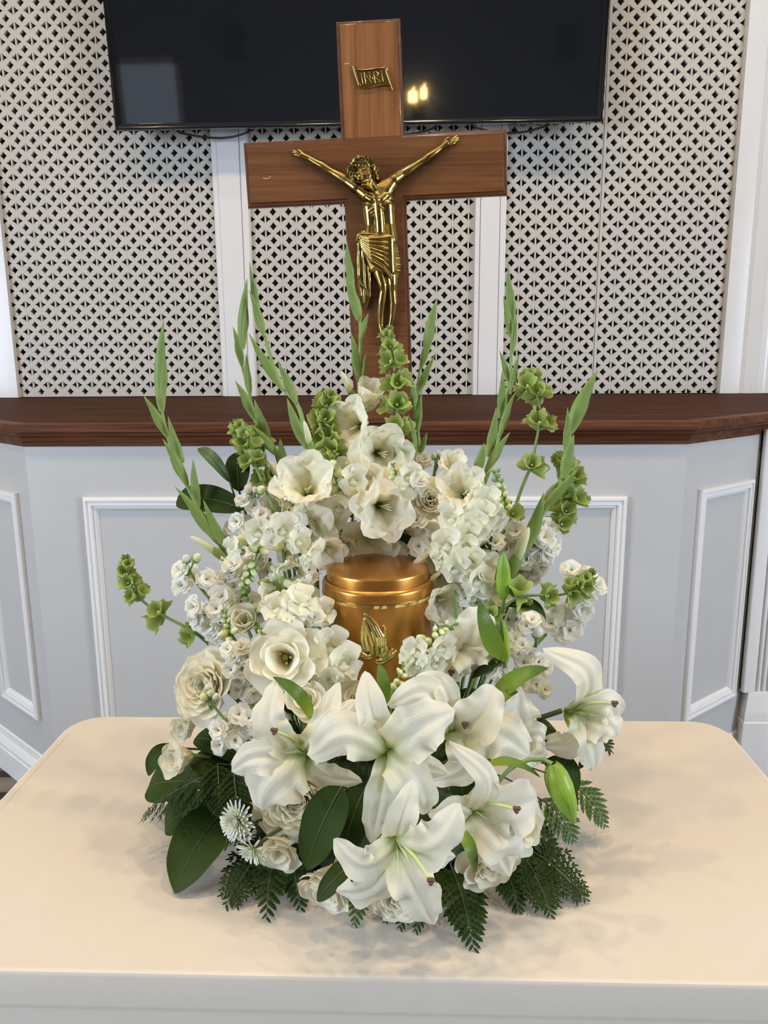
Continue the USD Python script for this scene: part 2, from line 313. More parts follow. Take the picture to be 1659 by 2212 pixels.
# ------------------------------------------------------------------ television
TY = 3.50; tl, tr = at(248, 281, TY), at(1302, 262, TY); TZ = (tl[2] + tr[2]) / 2; TW, TH = tr[0] - tl[0], 1.17; TX = (tl[0] + tr[0]) / 2
ta = math.radians(4.2); TR = A([[1, 0, 0], [0, math.cos(ta), -math.sin(ta)], [0, math.sin(ta), math.cos(ta)]]).T @ np.eye(3)
TR = A([[1, 0, 0], [0, math.cos(-ta), math.sin(-ta)], [0, -math.sin(-ta), math.cos(-ta)]])   # tips the top toward the room
def tvp(m): return place(place(m, UPY, (0, 0, 0)), TR, (TX, TY, TZ))
tv = thing('television', 'large black flat-screen television mounted over the lattice behind the crucifix', 'television', (TX, TY, TZ))
oc = [(-TW / 2, 0), (TW / 2, 0), (TW / 2, TH), (-TW / 2, TH)]
part(tv, 'back_housing', tvp(prism(oc, [(.06, -.10), (.03, -.085), (.012, -.04), (.004, -.032)])), 'black_plastic', 30)
for k in range(4):
    C = A(oc, float); P_ = [(0, -.03), (0, -.006), (.002, -.001), (.006, 0), (.012, -.001), (.024, -.008), (.026, -.012)]
    ins = [inset(C, d) for d, _ in P_]; V = A([[*c[e], h] for e in (k, (k + 1) % 4) for (d, h), c in zip(P_, ins)]); m = len(P_); i = np.arange(m - 1)
    part(tv, 'bezel', tvp((V, np.vstack([np.stack([i, m + i, m + i + 1], 1), np.stack([i, m + i + 1, i + 1], 1)]))), 'tv_black', 30)
part(tv, 'screen', tvp(prism(inset(A(oc, float), .02), [(0, -.02), (0, -.0115)])), 'tv_screen', False)
part(tv, 'wall_bracket', tvp(box((-.35, .10, -.185), (.35, .5, -.09), .01)), 'black_plastic', 30)
for u in (-.62, .18, .66):
    part(tv, 'cable', place(tube(spline([(-.16 + u, 0, -.07), (-.08 + u, -.012, -.10), (u, -.016, -.12), (.1 + u, -.010, -.10), (.17 + u, .01, -.08)], 14), .0045, 6), TR @ UPY, (TX, TY, TZ)), 'cord')

# ------------------------------------------------------------------ crucifix
CY = 2.09
rl = math.radians(1.9)
CR = A([[math.cos(rl), 0, -math.sin(rl)], [0, 1, 0], [math.sin(rl), 0, math.cos(rl)]])     # leans a little to the left
CO = at(808, 365, CY)
def crp(m, dy=0.0): return place(place(m, UPY, (0, dy, 0)), CR, CO)
def cpt(x, z, out=0.0): return CO + CR @ A([x, -out, z])
hw, ha = .080, .079
ext = lambda p, q: np.linalg.norm(p - q)
foot = (CO[2] - LZ) / math.cos(rl) - .006
TOPZ = (at(806, 42, CY)[2] - CO[2]) / math.cos(rl)
ALx, ARx = at(530, 378, CY)[0] - CO[0], at(1096, 350, CY)[0] - CO[0]
def crossline(g, fil):
    p = sg.Polygon([(-hw + g, -foot), (hw - g, -foot), (hw - g, -ha + g), (ARx - g, -ha + g), (ARx - g, ha - g), (hw - g, ha - g), (hw - g, TOPZ - g), (-hw + g, TOPZ - g), (-hw + g, ha - g), (ALx + g, ha - g), (ALx + g, -ha + g), (-hw + g, -ha + g)])
    p = p.buffer(fil, quad_segs=5).buffer(-fil, join_style=2)
    o = np.array(p.simplify(.0004).exterior.coords)[:-1]; return o[::-1] if not p.exterior.is_ccw else o
cru = thing('crucifix', 'wooden crucifix with brass figure standing on the ledge behind the flowers', 'crucifix', cpt(0, -foot))
o = crossline(0, .014)
part(cru, 'cross_edge', crp(prism(o, [(.004, -.020), (0, -.016), (0, -.004), (.003, .0), (.008, .0015), (.0095, .004), (.0105, .0055)], cap1=False)), 'cross_edge', 30)
part(cru, 'cross_backing', crp(prism(crossline(.006, .012), [(.0, -.040), (0, -.0205)])), 'cross_edge', 30)
fi = inset(o, .0105); fp = sg.Polygon(fi)
mid = sg.box(-2, -ha - .013, 2, ha)   # the cross-bar's face runs through, the upright's face is in two lengths
for nm, clip, mt in (('crossbar_face', sg.box(-2, -ha - .02, 2, ha - .004), 'cross_wood'), ('upright_face', sg.box(-1, ha - .004, 1, 2), 'cross_wood_upright'), ('upright_face', sg.box(-1, -2, 1, -ha - .02), 'cross_wood')):
    g = fp.intersection(clip); g = g if g.geom_type == 'Polygon' else max(g.geoms, key=lambda q: q.area)
    part(cru, nm, crp(prism(np.array(g.exterior.coords)[:-1], [(0, -.004), (0, .0055)])), mt, False)
# ------------------------------------------------------------------ brass on the crucifix
def wp(x, y, h=0.0, D=None):
    D = CY - .0055 if D is None else D
    return at(x, y, D) + A([0, -h, 0])
PXM = .00119     # metres per picture pixel at the crucifix
def chain(nodes, g=1.0):
    """(x, y, r, h) in picture pixels on the face of the cross -> hulls of neighbouring spheres."""
    sp = [m3.Manifold.sphere(n[2] * PXM * g, 20).translate(list(wp(n[0], n[1], n[3] * PXM))) for n in nodes]
    return [m3.Manifold.batch_hull([a_, b_]) for a_, b_ in zip(sp, sp[1:])]
def blob(nodes): return m3.Manifold.batch_hull([m3.Manifold.sphere(n[2] * PXM, 20).translate(list(wp(n[0], n[1], n[3] * PXM))) for n in nodes])
def melt(parts_, edge, it=8):
    m = m3.Manifold.batch_boolean(parts_, m3.OpType.Add).refine_to_length(edge); v, f = vf(m)
    t = trimesh.Trimesh(v, f, process=True); trimesh.smoothing.filter_taubin(t, lamb=.5, nu=.53, iterations=it); return t
B = []
B += chain([(652, 337, 5.5, 7), (668, 344, 4.6, 8), (682, 353, 6, 9), (697, 361, 7.4, 10), (712, 371, 6.6, 11), (722, 377, 7, 12), (735, 385, 8.6, 13), (752, 396, 9.2, 15), (770, 409, 11, 18)], 1.18)
B += chain([(965, 312, 5.8, 7), (952, 322, 4.8, 8), (938, 333, 6.8, 9), (924, 343, 8, 10), (910, 353, 7, 11), (900, 360, 7.6, 12), (884, 371, 9.4, 13), (868, 381, 9.6, 15), (852, 393, 11.5, 18)], 1.18)
for a_, b_ in (((633, 326), (643, 331)), ((633, 330), (645, 335)), ((636, 335), (648, 340)), ((641, 339), (652, 342))): B += chain([(*a_, 1.7, 5), ((a_[0] + b_[0]) / 2, (a_[1] + b_[1]) / 2 - .6, 2, 7), (*b_, 2.6, 7)])
B += chain([(646, 326, 1.8, 8), (652, 330, 2.5, 9), (658, 337, 3, 8)])
for a_, b_ in (((986, 295), (973, 306)), ((990, 299), (975, 309)), ((989, 304), (974, 313)), ((984, 310), (971, 316))): B += chain([(*a_, 1.7, 5), ((a_[0] + b_[0]) / 2, (a_[1] + b_[1]) / 2 - .6, 2, 7), (*b_, 2.8, 7)])
B += chain([(969, 300, 1.9, 9), (962, 305, 2.5, 9), (956, 314, 3, 8)])
B += [blob([(770, 409, 11, 18), (793, 425, 16, 18), (812, 412, 9, 20), (812, 446, 18, 18)]), blob([(852, 393, 11.5, 18), (836, 417, 17, 18), (812, 412, 9, 20), (815, 446, 19, 18)]),
      blob([(795, 436, 14, 16), (836, 432, 15, 16), (818, 472, 17, 15)]), blob([(800, 452, 16, 18), (836, 448, 17, 18), (803, 490, 14, 16), (840, 488, 14, 16)]),
      blob([(803, 488, 14, 16), (840, 486, 14, 16), (800, 522, 16, 16), (844, 522, 16, 16)]), blob([(800, 522, 15, 15), (842, 524, 15, 15), (812, 556, 16, 15), (842, 556, 16, 15)])]
B += chain([(814, 428, 9, 27), (817, 445, 11, 27), (819, 465, 13, 25), (821, 485, 12, 25), (822, 505, 12, 24)])
for s_ in (-1, 1):   # pectorals, ribs, belly
    B += [blob([(815 + s_ * 19, 430 - s_ * 2, 10, 27), (815 + s_ * 10, 438, 9.5, 30)])]
    for k in range(3): B += chain([(816 + s_ * 8, 455 + 8 * k, 3.4, 34 - k * 2), (816 + s_ * 17, 460 + 8 * k - s_, 3.4, 30 - k * 2), (817 + s_ * 21, 468 + 8 * k, 3, 22)])
    for k in range(3): B += [blob([(821 + s_ * 6, 478 + 12 * k, 5.5, 25), (821 + s_ * 7, 484 + 12 * k, 5, 25)])]
B += chain([(812, 550, 15, 15), (820, 590, 12, 17), (828, 618, 10, 19), (829, 630, 8, 19), (825, 655, 8.4, 15), (823, 680, 6.8, 12), (823, 704, 5.2, 10), (828, 722, 6, 13), (833, 742, 5, 16)], 1.2)
B += chain([(842, 550, 15, 15), (846, 590, 11.5, 17), (848, 616, 9.6, 19), (848, 630, 8, 18), (850, 656, 8.2, 14), (848, 682, 6.6, 11), (844, 704, 5.2, 9), (840, 722, 6, 8), (838, 742, 5, 8)], 1.2)
B += chain([(812, 416, 10, 22), (802, 400, 9.5, 27), (792, 388, 10, 31)])
B += [blob([(776, 362, 11, 24), (793, 362, 11, 24), (779, 375, 7, 33), (797, 371, 7, 32)]), blob([(779, 375, 7, 34), (797, 371, 7, 33), (781, 389, 7, 38), (799, 388, 7, 36), (793, 404, 5.5, 37)])]      # skull and face
B += chain([(780, 379, 1.8, 43), (783, 389, 2.2, 45), (785, 397, 2.7, 46)]) + chain([(771, 384, 2.2, 38), (780, 379, 2.2, 42), (792, 374, 2.2, 41)])
B += chain([(774, 391, 2.6, 39), (778, 397, 2.6, 41)]) + chain([(797, 384, 2.8, 40), (795, 393, 2.8, 41)])
B += chain([(786, 403, 1.9, 43), (791, 402, 2, 43.5), (796, 399, 1.8, 42)]) + chain([(786, 408, 3.4, 40), (794, 410, 4.4, 40), (802, 408, 4.2, 37), (805, 398, 3.6, 33)])
B += chain([(797, 413, 4.2, 38), (803, 414, 4, 37), (806, 419, 2.6, 34)])
fig = part(cru, 'figure', melt(B, .0022, 11), 'brass', True, 'brass figure with outstretched arms and bowed head')
H = []
rng = np.random.default_rng(5)
for k in range(15):      # hair: waves from the crown down both sides
    s_ = -1 if k % 2 else 1; u = k / 15
    x0, y0 = 778 + 8 * (u - .5), 350 + 8 * u
    if s_ < 0: pts = [(x0, y0, 3.4, 36), (764 - 3 * u, 358 + 6 * u, 4, 33 - 8 * u), (756 + 3 * math.sin(k), 374 + 7 * u, 4, 30 - 10 * u), (760 + 4 * u, 388 + 6 * u, 3.6, 28 - 8 * u), (766 + 4 * u, 398 + 6 * u, 2.4, 26)]
    else: pts = [(x0, y0, 3.4, 36), (794 + 6 * u, 352 + 5 * u, 4.4, 37 - 10 * u), (807 + 6 * u + 2 * math.sin(k), 366 + 4 * u, 4.4, 34 - 14 * u), (813 + 6 * u, 380 + 5 * u, 4, 30 - 14 * u), (818 + 5 * u, 391 + 2 * u, 2.8, 26 - 8 * u)]
    H += chain(pts)
H += [blob([(762, 378, 8, 24), (766, 394, 7, 24), (770, 364, 10, 26)]), blob([(808, 376, 10, 22), (816, 390, 7, 18), (800, 364, 10, 26)]), blob([(767, 362, 9, 34), (778, 354, 9.5, 35), (792, 356, 9.5, 35), (803, 366, 8, 33)])]
H.append(blob([(773, 356, 10, 28), (790, 356, 10, 28), (803, 368, 9, 26), (764, 370, 7, 26)]))
hm = melt(H, .0022, 2); hv = np.array(hm.vertices); q_ = (hv - CO) / PXM; hv[:, 1] -= .0014 * np.sin(q_[:, 0] * .9 + 3 * np.sin(q_[:, 2] * .22)) * (q_[:, 1] < -18)
part(fig, 'hair', (hv, hm.faces), 'brass', True, 'wavy brass hair')
cr = []
for s_ in range(3):
    tt = np.linspace(0, 1, 22); cr.append(tube([wp(755 + 52 * t + 3 * math.sin(3 * t), 377 - 18 * t - 13 * math.sin(np.pi * t) + 2.6 * math.sin(14 * t + 2.1 * s_), (37 + 9 * math.sin(np.pi * t) + 2.6 * math.cos(14 * t + 2.1 * s_)) * PXM) for t in tt], 1.7 * PXM, 6))
for k in range(12):
    t = (k + .5) / 12; c = A([755 + 52 * t, 377 - 18 * t - 13 * math.sin(np.pi * t)]); e = c + [4.5 * math.cos(2.4 * k), -5 * abs(math.sin(1.7 * k)) - 1]
    cr.append(tube([wp(*c, (39 + 9 * math.sin(np.pi * t)) * PXM), wp(*e, (46 + 8 * math.sin(np.pi * t)) * PXM)], [1.5 * PXM, .3 * PXM], 5))
part(fig, 'thorn_crown', join(cr), 'brass_dark', True, 'twisted crown of thorns')
C = [blob([(782, 516, 7, 20), (850, 517, 6, 18), (842, 520, 12, 22), (806, 520, 12, 24), (806, 584, 8, 22), (855, 603, 5, 18), (860, 575, 6, 16), (846, 590, 9, 25), (815, 575, 12, 24)])]
for k, (ex, ey) in enumerate(((852, 519), (857, 533), (860, 547), (863, 561), (864, 574), (863, 587), (859, 600), (852, 606))):
    C += chain([(780 + .5 * k, 515 + 3.2 * k, 3.6, 27), (800 + k, 521 + 7 * k, 3.8 + .5 * (k % 2), 34), (826 + .5 * k, (520 + ey) / 2 + 3 * k, 3.6 + .6 * (k % 3), 35), (846, ey - 4 + k * .4, 3.2, 29), (ex, ey, 2.8, 20)])
C += chain([(774, 522, 5, 18), (776, 511, 5, 22), (786, 506, 5.5, 25), (794, 511, 5, 27), (788, 520, 6, 27), (780, 518, 6, 25)])
C += chain([(783, 510, 4, 28), (800, 511, 3.8, 30), (822, 515, 3.8, 30), (851, 516, 3.4, 20)])
C.append(blob([(776, 526, 5, 14), (786, 540, 6, 16), (780, 585, 7, 10), (797, 590, 6, 12)])); C.append(blob([(780, 585, 7, 10), (797, 590, 6, 12), (784, 640, 7, 9), (799, 635, 5, 10)])); C.append(blob([(784, 640, 7, 9), (799, 635, 5, 10), (791, 666, 3, 8)]))
for q0, q1, q2, q3 in (((778, 525), (775, 560), (776, 600), (781, 640)), ((784, 528), (788, 570), (789, 615), (787, 655)), ((790, 532), (797, 575), (800, 610), (800, 642)), ((776, 600), (783, 618), (790, 622), (793, 640))):
    C += chain([(*q0, 3, 22), (*q1, 3.4, 21), (*q2, 3.4, 18), (*q3, 2.6, 14)])
part(fig, 'loincloth', melt(C, .0026, 4), 'brass', True, 'folded brass loincloth knotted at the hip')
# scroll with letters
def zp(x, y, h): return wp(740 + x * .1326, 120 + y * .1326, h)
scr = part(cru, 'scroll_plaque', join([
    tube([zp(172, 185, .006), zp(225, 350, .006), zp(278, 505, .006)], [.0029, .0033, .0034], 12), tube([zp(712, 262, .006), zp(768, 420, .006), zp(826, 575, .006)], [.0034, .0033, .0029], 12),
    tube(spline([zp(240, 243, .005), zp(400, 246, .005), zp(560, 222, .005), zp(660, 213, .005), zp(735, 228, .006), zp(738, 250, .006), zp(700, 245, .006)], 26), .0014, 8),
    tube(spline([zp(255, 490, .007), zp(285, 480, .008), zp(300, 500, .007), zp(270, 528, .006), zp(330, 545, .005), zp(500, 522, .005), zp(640, 493, .005), zp(770, 490, .005)], 30), .0015, 8)]), 'brass', 40, 'small brass scroll lettered INRI')
part(scr, 'scroll_field', m3.Manifold.batch_hull([m3.Manifold.sphere(.0012, 8).translate(list(zp(x, y, .002))) for x, y in ((215, 238), (715, 222), (785, 490), (285, 525))]), 'brass_dark', 40)
LT = [[(300, 290), (338, 468)], [(385, 465), (350, 288), (470, 448), (432, 275)], [(540, 458), (505, 280), (550, 272), (582, 300), (572, 335), (525, 362), (622, 440)], [(632, 252), (668, 430)], [(478, 372), (508, 382)], [(490, 362), (497, 395)]]
for k, L_ in enumerate(LT):
    part(scr, 'letter' if k < 4 else 'letter_dot', tube([zp(x, y, .0042) for x, y in L_], .0017 if k < 4 else .001, 6), 'brass_bright', True)
part(cru, 'nail', m3.Manifold.sphere(2.2 * PXM, 16).translate(list(wp(965, 311, 13 * PXM))), 'brass_dark'); part(cru, 'nail', m3.Manifold.sphere(2.2 * PXM, 16).translate(list(wp(651, 337, 13 * PXM))), 'brass_dark')
def scratch(pts, r, mt, nm): part(cru, nm, tube(spline([wp(x, y, .0002) for x, y in pts], 10), r, 5), mt)
scratch([(568, 384), (577, 386), (585, 381)], .0006, 'scuff', 'scuff_mark'); scratch([(744, 138), (750, 138), (754, 136)], .0007, 'scuff', 'scuff_mark')
scratch([(684, 346), (692, 346), (700, 349), (703, 355)], .0006, 'cord', 'stray_wire')

# ------------------------------------------------------------------ table under its cover
TT = .74; X0, X1, Y0, Y1 = -.638, .580, .724, 1.343
def rrect(x0, x1, y0, y1, r, n=10):
    out = []
    for cx, cy, a0 in ((x1 - r, y1 - r, 0), (x0 + r, y1 - r, 90), (x0 + r, y0 + r, 180), (x1 - r, y0 + r, 270)):
        for k in range(n + 1): a_ = math.radians(a0 + 90 * k / n); out.append((cx + r * math.cos(a_), cy + r * math.sin(a_)))
    return out
tab = thing('table', 'rectangular table under a smooth cream fitted cover, carrying the flowers', 'table', ((X0 + X1) / 2, (Y0 + Y1) / 2, 0))
part(tab, 'cloth_cover', prism(rrect(X0, X1, Y0, Y1, .062), [(.008, 0), (.007, .3), (.006, TT - .052), (.0015, TT - .049), (0, TT - .044), (0, TT - .007), (.0016, TT - .0025), (.006, TT)]), 'cloth', 30)
st = []
for k in range(90):
    y = Y0 + .07 + k * .0053; st.append(box((X0 + .0165, y, TT - .0003), (X0 + .0172, y + .0028, TT + .0003)))
part(tab, 'stitching', join(st), 'thread', False, kind='stuff')

# ------------------------------------------------------------------ urn
UX, UY, UZ, UR = -.0440, 1.02, .958, .0766
urn = thing('cremation_urn', 'bronze-gold cylindrical urn with a gilt praying-hands emblem, set among the white flowers', 'urn', (UX, UY, UZ))
up_ = lambda m: place(m, np.eye(3), (UX, UY, 0))
part(urn, 'body', up_(lathe([(0, UZ), (UR - .006, UZ), (UR - .002, UZ + .003), (UR - .0012, UZ + .008), (UR, 1.0), (UR, 1.0925), (UR - .0006, 1.093), (UR - .0006, 1.0955), (0, 1.0955)], 96)), 'urn_bronze', 40)
part(urn, 'lid', up_(lathe([(UR - .0004, 1.0955), (UR + .0005, 1.0965), (UR + .0005, 1.106), (UR - .0005, 1.109), (UR - .003, 1.1115), (.0725, 1.112), (.0712, 1.1105), (.0707, 1.113), (.0706, 1.1235), (.0695, 1.1262), (.066, 1.1275), (.055, 1.1288), (.035, 1.1298), (.0, 1.1303)], 96)), 'urn_bronze', 40, 'stepped lid')
part(urn, 'gold_band', up_(lathe([(UR - .001, 1.0905), (UR + .0009, 1.0907), (UR + .0009, 1.0948), (UR - .001, 1.0950)], 96)), 'gold', 40, 'thin shiny gold band')
S_ = .2411 * .00060
EZ = at(813, 1380, UY - UR)[2]; EX = at(813, 1380, UY - UR)[0]
def ew(x, y, r, h): return m3.Manifold.sphere(r * S_, 16).translate([(x - 1049) * S_, -(y - 829) * S_, h * S_])
def ech(*ns): 
    sp = [ew(*n) for n in ns]; return [m3.Manifold.batch_hull([p, q]) for p, q in zip(sp, sp[1:])]
EMB = {'front_hand': ech((950, 596, 11, 8), (1005, 690, 17, 16), (1050, 800, 20, 26), (1062, 880, 26, 24)) + ech((966, 603, 11, 10), (1035, 700, 17, 20), (1078, 800, 20, 30), (1085, 880, 28, 26)) + ech((986, 618, 11, 9), (1060, 715, 16, 18), (1100, 800, 20, 28), (1108, 880, 28, 26)) + ech((1004, 640, 9, 6), (1075, 735, 14, 14), (1118, 810, 18, 22), (1122, 880, 24, 22))
       + [m3.Manifold.batch_hull([ew(1060, 880, 28, 22), ew(1120, 870, 26, 20), ew(1130, 930, 26, 20), ew(1070, 970, 28, 20), ew(1100, 985, 26, 18)])] + ech((1108, 706, 8, 10), (1122, 730, 12, 14), (1128, 800, 16, 22), (1122, 870, 22, 26)),
       'rear_hand': ech((944, 640, 10, 4), (922, 730, 15, 8), (920, 830, 20, 12), (945, 920, 28, 12)) + ech((955, 640, 10, 6), (948, 730, 16, 12), (955, 830, 20, 16), (970, 930, 28, 14)) + ech((960, 660, 10, 4), (985, 780, 18, 10), (1010, 880, 22, 12), (1010, 960, 24, 10)),
       'rear_cuff': ech((905, 928, 17, 10), (925, 960, 20, 20), (968, 985, 20, 22), (1010, 975, 16, 16)) + ech((902, 950, 15, 6), (925, 990, 20, 12), (970, 1012, 20, 12), (1008, 1000, 16, 8)),
       'front_cuff': ech((1050, 1030, 18, 10), (1095, 1020, 22, 24), (1150, 980, 22, 26), (1185, 930, 17, 16)) + ech((1045, 1050, 18, 6), (1105, 1048, 22, 14), (1175, 1000, 22, 16), (1220, 955, 15, 8))}
em = part(urn, 'emblem', box((EX - .012, UY - UR - .0006, EZ - .016), (EX + .012, UY - UR + .003, EZ + .010)), 'gold', False, 'gilt emblem of two hands pressed together in prayer')
for nm, ms in EMB.items():
    t = melt([m for m in ms], .0012, 3); v, f = vf(t); x, y, h = v.T; a_ = (x + EX - UX) / UR; rr = UR + np.maximum(h, -.001) + .0002
    part(em, nm, (np.stack([UX + rr * np.sin(a_), UY - rr * np.cos(a_), EZ + y], 1), f), 'gold')
# ------------------------------------------------------------------ flower materials
def petal_mat(name, ramp, trans=.28, rough=.42, vein=.25, vscale=(3., 26., 1.), sheen=.0, spec=.35):
    mat(name, {'t': ('texture_coordinate', {}), 'x': ('separate_xyz', {}), 'r': ('rgb_ramp', dict(ramp=ramp)), 'm': ('mapping', dict(scale=list(vscale))), 'n': ('noise_texture', dict(scale=1., detail=3.)),
               'b': ('bump', dict(strength=vein, distance=.0012)), 'p': ('principled_bsdf', dict(roughness=rough, specular_ior_level=spec, sheen_weight=sheen)), 'l': ('translucent_bsdf', {}), 'mx': ('mix_closure', dict(fac=trans))},
        [('t.UV', 'x.vector'), ('x.x', 'r.fac'), ('t.UV', 'm.vector'), ('m.vector', 'n.vector'), ('n.fac', 'b.height'), ('b.normal', 'p.normal'), ('r.color', 'p.base_color'), ('r.color', 'l.color'), ('p.BSDF', 'mx.closure1'), ('l.BSDF', 'mx.closure2')], 'mx.closure')
petal_mat('lily_petal', [(0, (.36, .50, .13)), (.12, (.62, .68, .34)), (.32, (.86, .84, .64)), (.5, (.925, .905, .77)), (1, (.94, .925, .81))], .42, .40, .5, (2., 24., 1.))
petal_mat('glad_petal', [(0, (.58, .64, .30)), (.14, (.78, .79, .54)), (.30, (.91, .885, .70)), (1, (.94, .92, .79))], .48, .5, .35, (2., 16., 1.))
petal_mat('rose_petal', [(0, (.87, .78, .52)), (.45, (.91, .86, .67)), (1, (.94, .91, .77))], .45, .5, .2)
petal_mat('lisi_petal', [(0, (.55, .58, .22)), (.14, (.82, .78, .52)), (.4, (.91, .88, .70)), (1, (.94, .92, .80))], .45, .5, .25)
petal_mat('stock_petal', [(0, (.66, .72, .44)), (.16, (.89, .885, .79)), (1, (.95, .94, .87))], .45, .55, .15)
petal_mat('snap_petal', [(0, (.56, .64, .30)), (.2, (.82, .84, .60)), (.5, (.90, .895, .74)), (1, (.94, .925, .78))], .45, .5, .2)
petal_mat('mum_petal', [(0, (.50, .62, .28)), (.4, (.78, .82, .62)), (1, (.88, .89, .84))], .25, .5, .1)
petal_mat('snap_bud', [(0, (.34, .46, .12)), (.35, (.62, .69, .28)), (1, (.80, .82, .50))], .15, .4, .1)
petal_mat('glad_bud', [(0, (.36, .44, .13)), (.3, (.235, .33, .08)), (.75, (.18, .275, .06)), (.95, (.24, .34, .07)), (1, (.32, .25, .08))], .10, .42, .35, (1.5, 22., 1.))
petal_mat('glad_tip', [(0, (.42, .52, .16)), (.4, (.74, .76, .44)), (1, (.86, .83, .62))], .15, .45, .3, (2., 14., 1.))
petal_mat('lily_bud', [(0, (.22, .36, .04)), (.4, (.32, .48, .055)), (1, (.20, .36, .045))], .08, .30, .5, (1., 10., 1.))
petal_mat('bell_green', [(0, (.26, .36, .07)), (.55, (.34, .44, .11)), (.88, (.43, .52, .16)), (1, (.58, .64, .28))], .42, .5, .8, (9., 22., 1.))
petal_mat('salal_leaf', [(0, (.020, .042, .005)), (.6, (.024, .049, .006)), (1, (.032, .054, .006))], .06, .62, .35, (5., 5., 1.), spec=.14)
petal_mat('grey_leaf', [(0, (.055, .10, .035)), (1, (.075, .125, .055))], .10, .4, .3, (5., 5., 1.))
petal_mat('lily_leaf', [(0, (.26, .36, .035)), (.45, (.15, .26, .03)), (1, (.05, .115, .02))], .18, .30, .4, (1., 16., 1.))
petal_mat('fern_leaf', [(0, (.026, .052, .010)), (1, (.044, .074, .013))], .12, .55, .4, (6., 6., 1.), spec=.2)
petal_mat('fern_young', [(0, (.07, .125, .022)), (1, (.11, .175, .032))], .2, .42, .4, (6., 6., 1.))
plain('stem_green', (.20, .31, .085), .45, var=.15, scale=40)
plain('stem_dark', (.06, .095, .03), .5, var=.15, scale=40)
plain('fern_stem', (.07, .085, .03), .5)
plain('filament', (.50, .60, .22), .4)
plain('stigma', (.13, .06, .03), .6)
plain('anther', (.75, .72, .50), .6)
plain('yellow_centre', (.72, .42, .04), .6)
plain('calyx_green', (.17, .27, .06), .5, var=.15, scale=60)
plain('foam_green', (.035, .055, .025), .9, var=.2, scale=120, bump=.4, bscale=400)
plain('dish_plastic', (.02, .03, .018), .4)

# ------------------------------------------------------------------ sheets, spindles, cups
def mpp(p): return float((A(p) - EYE) @ FWD) / FPX          # metres per picture pixel at a point
def sheet(curve, W, nref, roll=.6, ruf=0., rn=3., ns=7, prof=(.6, .7, .10), seed=0, skew=0., crease=0.):
    P = A(curve, float); nt = len(P); u_ = np.linspace(0, 1, nt); t = u_ if prof[1] > .5 else 1 - (1 - u_) ** 1.9
    if prof[1] <= .5: P = np.stack([np.interp(t, u_, P[:, q]) for q in range(3)], 1)
    if np.ndim(nref) == 2 and prof[1] <= .5: nref = np.stack([np.interp(t, u_, A(nref)[:, q]) for q in range(3)], 1)
    T = np.gradient(P, axis=0); T[-1] = T[-2]; T /= np.linalg.norm(T, axis=1, keepdims=True) + 1e-12
    nr_ = np.broadcast_to(A(nref, float), P.shape)
    Bv = np.cross(T, nr_); Bv /= np.linalg.norm(Bv, axis=1, keepdims=True) + 1e-9
    for k in range(1, nt):
        if Bv[k] @ Bv[k - 1] < 0: Bv[k] *= -1
    N = np.cross(Bv, T)
    a, b, base = prof; f = np.maximum(t, 1e-6) ** a * np.maximum(1 - t, 0) ** b; f /= f.max()
    w = W / 2 * np.maximum(f, base * (1 - t) ** 2); r = np.random.default_rng(seed); ph = r.uniform(0, 6.28, 4)
    s = np.linspace(-1, 1, ns); rl_ = np.broadcast_to(A(roll, float), (nt,))[:, None] + 1e-4
    if np.ndim(roll) == 0 and roll > .9: rl_ = rl_ * (w / w.max())[:, None] + 1e-4
    X = w[:, None] * np.sin(s * rl_) / rl_; Hh = w[:, None] * (1 - np.cos(s * rl_)) / rl_
    env = np.sin(np.pi * np.clip(t * 1.05, 0, 1))[:, None] ** .6
    wave = np.where(s < 0, np.sin(6.283 * rn * t[:, None] + ph[0]) + .5 * np.sin(6.283 * rn * 1.9 * t[:, None] + ph[1]), np.sin(6.283 * rn * t[:, None] + ph[2]) + .5 * np.sin(6.283 * rn * 1.7 * t[:, None] + ph[3]))
    Hh = Hh + ruf * (W / 2) * env * np.abs(s) ** 2 * wave
    X = X + ruf * .25 * (W / 2) * env * s * np.abs(s) * np.cos(6.283 * rn * 1.3 * t[:, None] + ph[1])
    Hh = Hh - crease * (W / 2) * env * np.exp(-(s / .16) ** 2) + crease * .6 * (W / 2) * env * np.exp(-((np.abs(s) - .34) / .16) ** 2)
    V = P[:, None] + Bv[:, None] * X[..., None] + N[:, None] * Hh[..., None] + T[:, None] * (skew * np.abs(s)[None, :, None] ** 2 * W)
    U = np.stack([np.broadcast_to(t[:, None], (nt, ns)), np.broadcast_to(s * .5 + .5, (nt, ns))], -1)
    i, j = np.meshgrid(np.arange(nt - 1), np.arange(ns - 1), indexing='ij'); q = (i * ns + j).ravel()
    F = np.vstack([np.stack([q, q + ns, q + ns + 1], 1), np.stack([q, q + ns + 1, q + 1], 1)])
    return V.reshape(-1, 3), F, U.reshape(-1, 2)
def arc(L, a0, a1, k=1., n=12):
    """A midrib in the x-z plane: angle from +z goes from a0 to a1 (degrees)."""
    t = np.linspace(0, 1, n); th = np.radians(a0 + (a1 - a0) * t ** k); d = np.stack([np.sin(th), 0 * t, np.cos(th)], 1) * L / (n - 1)
    return np.vstack([[0, 0, 0], np.cumsum((d[1:] + d[:-1]) / 2, 0)])
def apetal(L, W, a0, a1, phi, r0=0., z0=0., **kw):
    """A petal leaving the axis +z at azimuth phi; its inner face looks along +z."""
    k = kw.pop('k', 1.); n = kw.pop('n', 11); c = arc(L, a0, a1, k, n); c = c + [r0, 0, z0]
    th = np.gradient(c, axis=0); nref = np.stack([-th[:, 2], 0 * th[:, 0], th[:, 0]], 1)
    return place(sheet(c, W, nref, **kw), rotz(phi), (0, 0, 0))
